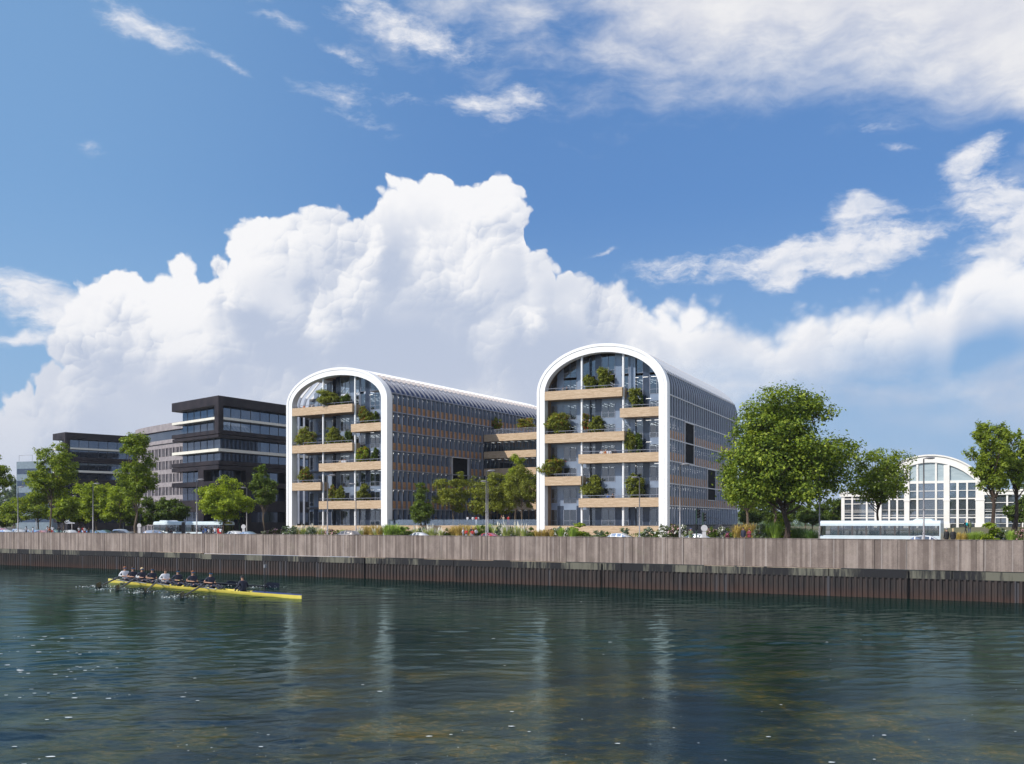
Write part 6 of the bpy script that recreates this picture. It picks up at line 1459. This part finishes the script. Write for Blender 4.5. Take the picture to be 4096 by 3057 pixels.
mb.build('foam_and_glints', M['foam'], label='white foam flecks and painted sun glints scattered on the river', cat='foam', kind='stuff')

# ---------------------------------------------------------------- street furniture
def lamp(label, x, D, vtop, dirx, grp):
    P = px(x, D, 0); z = gz(P); top = CAMZ + (HZ - vtop) * D / F - z; t = empty('street_lamp', (P.x, P.y, z), 0, label=label, cat='street lamp', group=grp)
    mb = MB(); mb.tube([(0, 0, 0), (0, 0, 1.3), (0, 0, 1.32), (0, 0, top)], [.12, .115, .085, .06], 10); mb.build('pole', M['pole'], t, smooth=True)
    mb = MB(); mb.cyl((0, 0), .14, top * .42, top * .42 + .12, 10); mb.cyl((0, 0), .14, 1.2, 1.34, 10); mb.build('collar', M['pole'], t)
    mb = MB(); mb.tube([(0, 0, top - .03), (dirx * .35, 0, top + .04)], .045, 6); mb.build('arm', M['pole'], t)
    h = empty('lamp_head', (dirx * .62, 0, top + .06)); h.parent = t
    mb = MB(); mb.ball((0, 0, 0), .46, sc=(1, .42, .24), seg=14, rings=9); mb.build('housing', M['pole'], h, smooth=True)
    mb = MB(); mb.ball((0, 0, -.03), .36, sc=(1, .42, .26), seg=12, rings=7); mb.build('lens_cover', M['hallwhite'], h, smooth=True)
front = [(72, 1949, 'leftmost lamp of the front row'), (372, 1936, 'second lamp of the front row, before the rounded trees'), (787, 1920, 'third lamp of the front row, at the bus rear half'), (1310, 1903, 'fourth lamp of the front row, before the left arched building'),
         (1945, 1885, 'fifth lamp of the front row, before the deck'), (2720, 1860, 'sixth lamp of the front row, right of the right arched building'), (3695, 1835, 'seventh lamp of the front row, before the hall')]
for x, v, lab in front: lamp('tall grey street lamp, ' + lab, x, 27510 / (166 + .03735 * x) + 2.2, v, 1, 'street lamps along the quay wall')
back = [(11, 2003, 'at the left edge'), (57, 1994, 'beside the leftmost front lamp'), (145, 2000, 'thin one behind the tall open tree'), (288, 1985, 'among the rounded trees'), (493, 1975, 'left of the tallest tree'), (987, 1952, 'before the charcoal wall'), (1424, 1937, 'before the right half of the left arched building'), (1952, 1927, 'just behind the deck lamp'), (2558, 1911, 'before the right arched building'), (3278, 1893, 'under the maple crown edge')]
for x, v, lab in back:
    D = 5.9 * F / (HZ - v) if x > 400 else 6.1 * F / (HZ - v); lamp('smaller looking grey street lamp ' + lab, x, D, v, -1 if x > 900 else 1, 'street lamps across the road')
M['tlgreen'] = mat('dark_green_post', (0.02, 0.06, 0.035)); M['tlblack'] = mat('signal_black', (0.012, 0.012, 0.014), rough=.5); M['lensred'] = mat('signal_red', (0.25, 0.02, 0.015)); M['lensamb'] = mat('signal_amber', (0.25, 0.12, 0.015)); M['lensgrn'] = mat('signal_green', (0.02, 0.2, 0.06))
def traffic(label, x, D, vtop, face, two=True):
    P = px(x, D, 0); z = gz(P); top = CAMZ + (HZ - vtop) * D / F - z; t = empty('traffic_light', (P.x, P.y, z), face, label=label, cat='traffic light', group='traffic lights along the road')
    mb = MB(); mb.tube([(0, 0, 0), (0, 0, top - .1)], .06, 8); mb.build('post', M['tlgreen'], t)
    for k, (zz_, s_, off) in enumerate(((top - 1.1, 1.0, .18), (top - 2.4, .62, -.14))):
        if k and not two: continue
        h = empty('signal_head', (off, 0, zz_)); h.parent = t
        mb = MB(); mb.box(-.16 * s_, .16 * s_, -.12, .12, 0, 1.05 * s_)
        for q in range(3): mb.tube([(0, -.12, .2 * s_ + q * .33 * s_), (0, -.34, .2 * s_ + q * .33 * s_)], [.14 * s_, .12 * s_], 8, cap=False)
        mb.build('housing', M['tlblack'], h)
        for q, m_ in enumerate(('lensgrn', 'lensamb', 'lensred')):
            mb = MB(); mb.ball((0, -.13, .2 * s_ + q * .33 * s_), .10 * s_, sc=(1, .3, 1)); mb.build('signal_lens', M[m_], h)
traffic('black traffic light on green post, left of the pair right of the arched building', 2786, 110, 2034, .5)
traffic('black traffic light, right of the pair by the round sign', 2812, 112, 2048, 1.2)
traffic('black traffic light left of the pair before the charcoal wall', 957, 158, 2036, .4); traffic('black traffic light right of the pair before the charcoal wall', 974, 160, 2040, 1.3)
traffic('black traffic light in the shade above the bus roof', 617, 178, 2050, .3, False); traffic('black traffic light right of the tall tree trunk', 560, 176, 2056, .8, False)
for x, D, v, lab in ((2817, 108, 2100, 'round grey sign back on a pale box by the traffic lights'), (974, 152, 2098, 'round grey sign back before the charcoal wall'), (557, 163, 2094, 'round grey sign back right of the tall tree trunk')):
    P = px(x, D, 0); z = gz(P); zt = CAMZ + (HZ - v) * D / F - z; t = empty('round_sign', (P.x, P.y, z), -.1, label=lab, cat='sign', group='round signs on pale boxes')
    mb = MB(); mb.tube([(0, 0, zt - .36), (0, -.03, zt - .36)], .36, 20); o = mb.build('disc', M['alu_pale'], t)
    mb = MB(); mb.box(-.20, .20, 0, .22, 0, zt - .74); mb.box(-.03, .03, .0, .04, zt - .74, zt - .4); mb.build('post_box', M['alu_pale'], t)

# ---------------------------------------------------------------- vehicles
M['tyre'] = mat('tyre_rubber', (0.02, 0.02, 0.02), rough=.9); M['rim'] = mat('alloy_rim', (0.45, 0.45, 0.47), rough=.3, metal=.6); M['carglass'] = glass_mat('car_glass', (0.5, 0.58, 0.62), 0.35, base=(0.02, 0.025, 0.03))
M['headlight'] = mat('headlight_glass', (0.75, 0.78, 0.8), rough=.1); M['taillight'] = mat('tail_light_red', (0.5, 0.02, 0.02), rough=.2); M['trim'] = mat('black_trim', (0.02, 0.02, 0.022), rough=.6)
PAINT = {k: mat('car_paint_' + k, c, rough=.28, coat=.8, metal=.25 if k in ('silver', 'taupe', 'lightblue') else 0) for k, c in {'white': (.76, .77, .78), 'silver': (.45, .46, .48), 'taupe': (.30, .27, .26), 'lightblue': (.28, .38, .46), 'pink': (.50, .23, .22), 'red': (.45, .02, .04), 'dark': (.05, .045, .045), 'green': (.05, .12, .12), 'black': (.02, .02, .025), 'aqua': (.22, .36, .34)}.items()}
ST = {  # x, lower half width, belt z, roof z, roof half width
    'hatch': [(2.05, .62, .52, .56, .55), (1.95, .78, .70, .72, .60), (1.2, .86, .88, .92, .66), (.80, .87, .95, 1.00, .68), (.05, .87, .97, 1.40, .60), (-.6, .87, .98, 1.47, .60), (-1.35, .87, 1.00, 1.41, .59), (-1.88, .84, 1.0, 1.05, .62), (-2.02, .78, .82, .85, .60), (-2.06, .66, .5, .53, .5)],
    'sedan': [(2.25, .62, .50, .54, .55), (2.15, .80, .68, .71, .60), (1.35, .87, .84, .89, .66), (.85, .88, .93, .98, .68), (.10, .88, .95, 1.36, .60), (-.5, .88, .96, 1.42, .60), (-1.0, .88, .97, 1.36, .60), (-1.65, .87, .97, 1.03, .64), (-2.2, .82, .90, .95, .62), (-2.28, .66, .5, .53, .5)],
    'estate': [(2.35, .62, .55, .60, .55), (2.25, .82, .76, .80, .62), (1.45, .90, .96, 1.01, .68), (1.0, .91, 1.02, 1.07, .70), (.30, .91, 1.04, 1.52, .62), (-.5, .91, 1.05, 1.60, .62), (-1.75, .90, 1.08, 1.52, .61), (-2.2, .88, 1.06, 1.14, .64), (-2.32, .80, .9, .93, .6), (-2.36, .66, .5, .53, .5)]}
def make_car(kind, label):
    t = empty('parked_car', (0, 0, 0), label=label, cat='car', group='cars along the quay road'); st = ST[kind]; mb = MB(); vs = []; fs = []
    rings = []
    for (x, w, bz, rz, rw) in st:
        h = [(-w * .9, .22), (-w, .45), (-w * .985, bz), (-rw - .02, max(bz + .02, rz - .05)), (-rw * .6, rz)]
        ring = h + [(-a, b) for a, b in h[::-1]]; rings.append([(x, a, b) for a, b in ring]); vs += rings[-1]
    n = 10
    for i in range(len(st) - 1):
        for k in range(n - 1): fs.append((i * n + k, i * n + k + 1, (i + 1) * n + k + 1, (i + 1) * n + k))
        fs.append((i * n + n - 1, i * n, (i + 1) * n, (i + 1) * n + n - 1))
    fs += [tuple(range(n))[::-1], tuple(range((len(st) - 1) * n, len(st) * n))]
    mb.add(vs, fs); o = mb.build('body', PAINT['white'], t); autosmooth(o.data, 32); o.material_slots[0].link = 'OBJECT'
    def pane(a, b, c, d, nm, off):
        mb = MB(); L = lambda p, q, f: tuple(p[i] + (q[i] - p[i]) * f for i in range(3))
        m0, m1, m2, m3 = a, b, c, d; ctr = tuple(sum(p[i] for p in (a, b, c, d)) / 4 for i in range(3)); P4 = [L(p, ctr, .20) for p in (a, b, c, d)]
        P4 = [tuple(p[i] + off[i] for i in range(3)) for p in P4]; mb.add(P4, [(0, 1, 2, 3)]); mb.build(nm, M['carglass'], t)
    for sgn in (0, 1):
        bi, ri = (2, 3) if sgn == 0 else (7, 6); off = (0, -.012 if sgn == 0 else .012, .004)
        for i in ((3, 4, 5, 6) if kind != 'sedan' else (3, 4, 5, 6)):
            a, b = rings[i][bi], rings[i + 1][bi]; c, d = rings[i + 1][ri], rings[i][ri]; pane(a, b, c, d, 'side_window', off)
    pane(rings[3][3], rings[3][6], rings[4][6], rings[4][3], 'windscreen', (.012, 0, .014)); pane(rings[6][3], rings[6][6], rings[7][6], rings[7][3], 'rear_window', (-.012, 0, .014))
    for sy in (-1, 1):
        for wx in (1.35, -1.30):
            w = empty('wheel', (wx, sy * .80, .32)); w.parent = t
            mb = MB(); mb.tube([(0, -.11, 0), (0, .11, 0)], .32, 18); mb.build('tyre', M['tyre'], w)
            mb = MB(); mb.tube([(0, sy * .09, 0), (0, sy * .125, 0)], .20, 12); mb.build('rim', M['rim'], w)
        mb = MB(); mb.box(st[0][0] - .22, st[0][0] - .02, sy * .62 - .13, sy * .62 + .13, .56, .68); mb.build('headlight', M['headlight'], t)
        mb = MB(); mb.box(st[-1][0] - .01, st[-1][0] + .14, sy * .66 - .13, sy * .66 + .13, .72, .92); mb.build('tail_light', M['taillight'], t)
        mb = MB(); mb.ball((.70, sy * .98, .98), .10, sc=(.6, 1, .75), seg=8, rings=5); mb.build('mirror', M['trim'], t)
    return t
def paint(t, c):
    for ch in t.children:
        if ch.name.startswith('body'): ch.material_slots[0].link = 'OBJECT'; ch.material_slots[0].material = PAINT[c]
protos = {}
cars = [(28, 'hatch', 'white', 9, 0, 'white hatchback, nearer car at the left edge'), (66, 'hatch', 'white', 12, 1, 'white small car just left of the first lamp'), (84, 'estate', 'silver', 19, 0, 'grey car behind the lamp at left'), (14, 'sedan', 'red', 26, 0, 'red car far back at the left edge'), (12, 'hatch', 'white', 32, 0, 'white car in the far row at the left edge'),
        (123, 'hatch', 'silver', 19, 0, 'silver car partly behind the first strollers'), (157, 'sedan', 'lightblue', 19, 0, 'pale blue car behind the pink car'), (165, 'sedan', 'pink', 8.5, 1, 'pinkish red sedan close behind the wall'), (229, 'sedan', 'aqua', 18, 0, 'aqua car between the two strollers in white and black'), (270, 'hatch', 'white', 10, 1, 'white hatchback right of the person in black'),
        (357, 'hatch', 'dark', 18, 0, 'dark brown car left of the second lamp'), (404, 'sedan', 'lightblue', 8.5, 0, 'light blue sedan right of the second lamp'), (425, 'sedan', 'green', 19, 0, 'dark teal car behind the light blue sedan'), (462, 'hatch', 'black', 10, 1, 'black hatchback with red tail lights'), (490, 'estate', 'silver', 18, 0, 'silver people carrier left of the round sign'),
        (632, 'estate', 'taupe', 8.5, 2, 'taupe estate car parked beside the tall tree'), (928, 'hatch', 'white', 10, 1, 'white hatchback right of the bus front'), (1000, 'sedan', 'lightblue', 9, 0, 'pale blue car right of the charcoal wall sign'), (1382, 'estate', 'taupe', 14, 3, 'grey taupe estate car before the left arched building'),
        (1667, 'sedan', 'white', 11, 1, 'white sedan before the deck fascia'), (1943, 'sedan', 'red', 9, 1, 'dark red car behind the deck lamp'), (2494, 'hatch', 'white', 12, 0, 'white hatchback before the right arched building'), (2768, 'hatch', 'white', 10, 1, 'white hatchback with red tail lights by the traffic lights'), (3722, 'hatch', 'white', 6.5, 0, 'white hatchback close behind the wall before the bus tail')]
for (x, kd, col, d, ori, lab) in cars:
    P, s = px_on_row(x, d); z = ground_z(s, d)
    if kd not in protos: protos[kd] = make_car(kd, lab); t = protos[kd]
    else: t = copy_tree(protos[kd])
    t['label'] = lab; t.location = (P.x, P.y, z); t.rotation_euler = (0, 0, {0: QA, 1: QA + math.pi, 2: 0.0, 3: QA + math.pi}[ori]); paint(t, col)
    if ori == 2: t.scale = (1.0, 1.0, 1.0)

M['buswhite'] = mat('bus_pale_blue', (0.66, 0.74, 0.78), (0.60, 0.69, 0.73), rough=.3, coat=.5); M['busgrey'] = mat('bus_grey', (0.075, 0.065, 0.065), rough=.5); M['busglass'] = glass_mat('bus_glass', (0.80, 0.80, 0.78), 0.80, base=(0.05, 0.05, 0.05))
M['display'] = emis('amber_display', (0.35, 0.30, 0.02), 0.6)
def bus(label, P, ang, L, articulated):
    t = empty('city_bus', P, ang, label=label, cat='bus', group='city buses'); H = 2.95; W = 2.5   # front towards local +x
    mb = MB(); secs = [(-L / 2, L / 2)] if not articulated else [(-L / 2, -L * .08), (-L * .08 + .9, L / 2)]
    for (a, b) in secs:
        mb.box(a, b, 0, W, .32, 1.2); mb.box(a, b, 0, W, 2.36, 2.62)
        mb.prism([(0, 2.62), (.12, 2.86), (.35, 2.93), (W - .35, 2.93), (W - .12, 2.86), (W, 2.62)], 0, a, b)
        mb.box(a, a + .10, .0, W, 1.18, 2.36); mb.box(a + .11, b - .35, W - .07, W, 1.18, 1.3)
    mb.build('body', M['buswhite'], t)
    for (a, b) in secs:
        n = int((b - a) / 1.45); st_ = (b - .5 - a - .12) / n
        for y in (0.01, W - .03):
            for k in range(n):
                x0 = a + .12 + k * st_; mb = MB(); mb.quad((x0 + .08, y, 1.2), (x0 + st_ - .08, y, 1.2), (x0 + st_ - .08, y, 2.36), (x0 + .08, y, 2.36), 0)
                mb.box(x0 - .08, x0 + .08, y - .015, y + .02, 1.18, 2.37, 1); mb.box(x0, x0 + st_, y - .012, y + .015, 1.88, 1.92, 1)
                mb.build('window', [M['busglass'], M['busgrey']], t)
        for k in range(int((b - a) / 1.3)):
            mb = MB(); x0 = a + .8 + k * 1.25; mb.box(x0, x0 + .45, .35, .8, .9, 1.35); mb.box(x0, x0 + .12, .35, .8, 1.35, 1.75); mb.build('seat', M['busgrey'], t)
    for k, f in enumerate((.36, .02) if not articulated else (.42, .22, -.28)):
        mb = MB(); x0 = L * f; mb.box(x0, x0 + 1.2, -.03, .02, .42, 2.16); mb.build('door', M['busglass'], t)
        mb = MB(); mb.box(x0 - .04, x0 + .02, -.05, .0, .4, 2.18); mb.box(x0 + .57, x0 + .63, -.05, 0, .4, 2.18); mb.box(x0 + 1.18, x0 + 1.24, -.05, 0, .4, 2.18); mb.build('door_frame', M['busgrey'], t)
    mb = MB(); mb.quad((L / 2 + .02, .08, 1.0), (L / 2 + .02, W - .08, 1.0), (L / 2 - .12, W - .1, 2.5), (L / 2 - .12, .1, 2.5)); mb.build('windscreen', M['carglass'], t)
    mb = MB(); mb.box(L / 2 - .02, L / 2 + .03, .5, W - .5, 2.52, 2.78); mb.build('destination_display', M['trim'], t)
    mb = MB(); [mb.box(L / 2 + .03, L / 2 + .035, .7 + k * .16, .79 + k * .16, 2.58, 2.72) for k in range(7)]; mb.build('display_text', M['display'], t)
    if articulated:
        mb = MB(); [mb.box(-L * .08 + k * .15, -L * .08 + k * .15 + .08, .03, W - .03, .45, 2.8) for k in range(6)]; mb.build('bellows', M['busgrey'], t)
    for wx in ((L * .30, -L * .27) if not articulated else (L * .36, L * .02, -L * .36)):
        for y in (.14, W - .14):
            w = empty('wheel', (wx, y, .46)); w.parent = t
            mb = MB(); mb.tube([(0, -.15, 0), (0, .15, 0)], .46, 18); mb.build('tyre', M['tyre'], w); mb = MB(); mb.tube([(0, -.17, 0), (0, .17, 0)], .26, 12); mb.build('rim', M['rim'], w)
        mb = MB(); mb.prism([(wx - .62, .4), (wx - .5, .95), (wx - .3, 1.1), (wx + .3, 1.1), (wx + .5, .95), (wx + .62, .4)], 1, -.012, .3); mb.build('wheel_arch', M['trim'], t)
    mb = MB(); mb.prism([(-L * .44, 2.9), (-L * .42, 3.12), (-L * .30, 3.12), (-L * .27, 2.9)], 1, .35, W - .35); mb.build('roof_unit', M['buswhite'], t)
    mb = MB(); mb.tube([(L / 2 - .1, -.05, 2.4), (L / 2 + .25, -.30, 2.3), (L / 2 + .25, -.30, 1.9)], .03, 5); mb.ball((L / 2 + .25, -.3, 1.85), .15, sc=(.5, 1, 1.6), seg=8, rings=5); mb.build('mirror', M['trim'], t)
    for y in (.3, W - .3):
        mb = MB(); mb.box(L / 2, L / 2 + .04, y - .16, y + .16, .62, .84); mb.build('headlight', M['headlight'], t)
    return t
P, s = px_on_row(748, 14); bus('pale articulated bus, standing behind the group of people at left', (P.x, P.y, ROAD), QA, 16.8, True)
P, s = px_on_row(3532, 17); bus('pale single bus with its front to the left, before the hall', (P.x, P.y, ROAD), QA + math.pi, 12.4, False)

# ---------------------------------------------------------------- air
mb = MB(); mb.box(-3200, 3200, -1500, 7500, -2.6, 48.0)
hm = bpy.data.materials.new('thin_haze'); hm.use_nodes = True; hn = hm.node_tree; hn.nodes.clear()
pvn = hn.nodes.new('ShaderNodeVolumePrincipled'); pvn.inputs['Density'].default_value = 0.00009; pvn.inputs['Color'].default_value = (0.86, 0.91, 1.0, 1); pvn.inputs['Anisotropy'].default_value = 0.1
oo = hn.nodes.new('ShaderNodeOutputMaterial'); hn.links.new(pvn.outputs[0], oo.inputs['Volume'])
mb.build('haze', hm, kind='stuff', label='thin pale air haze over the whole river scene', cat='haze')
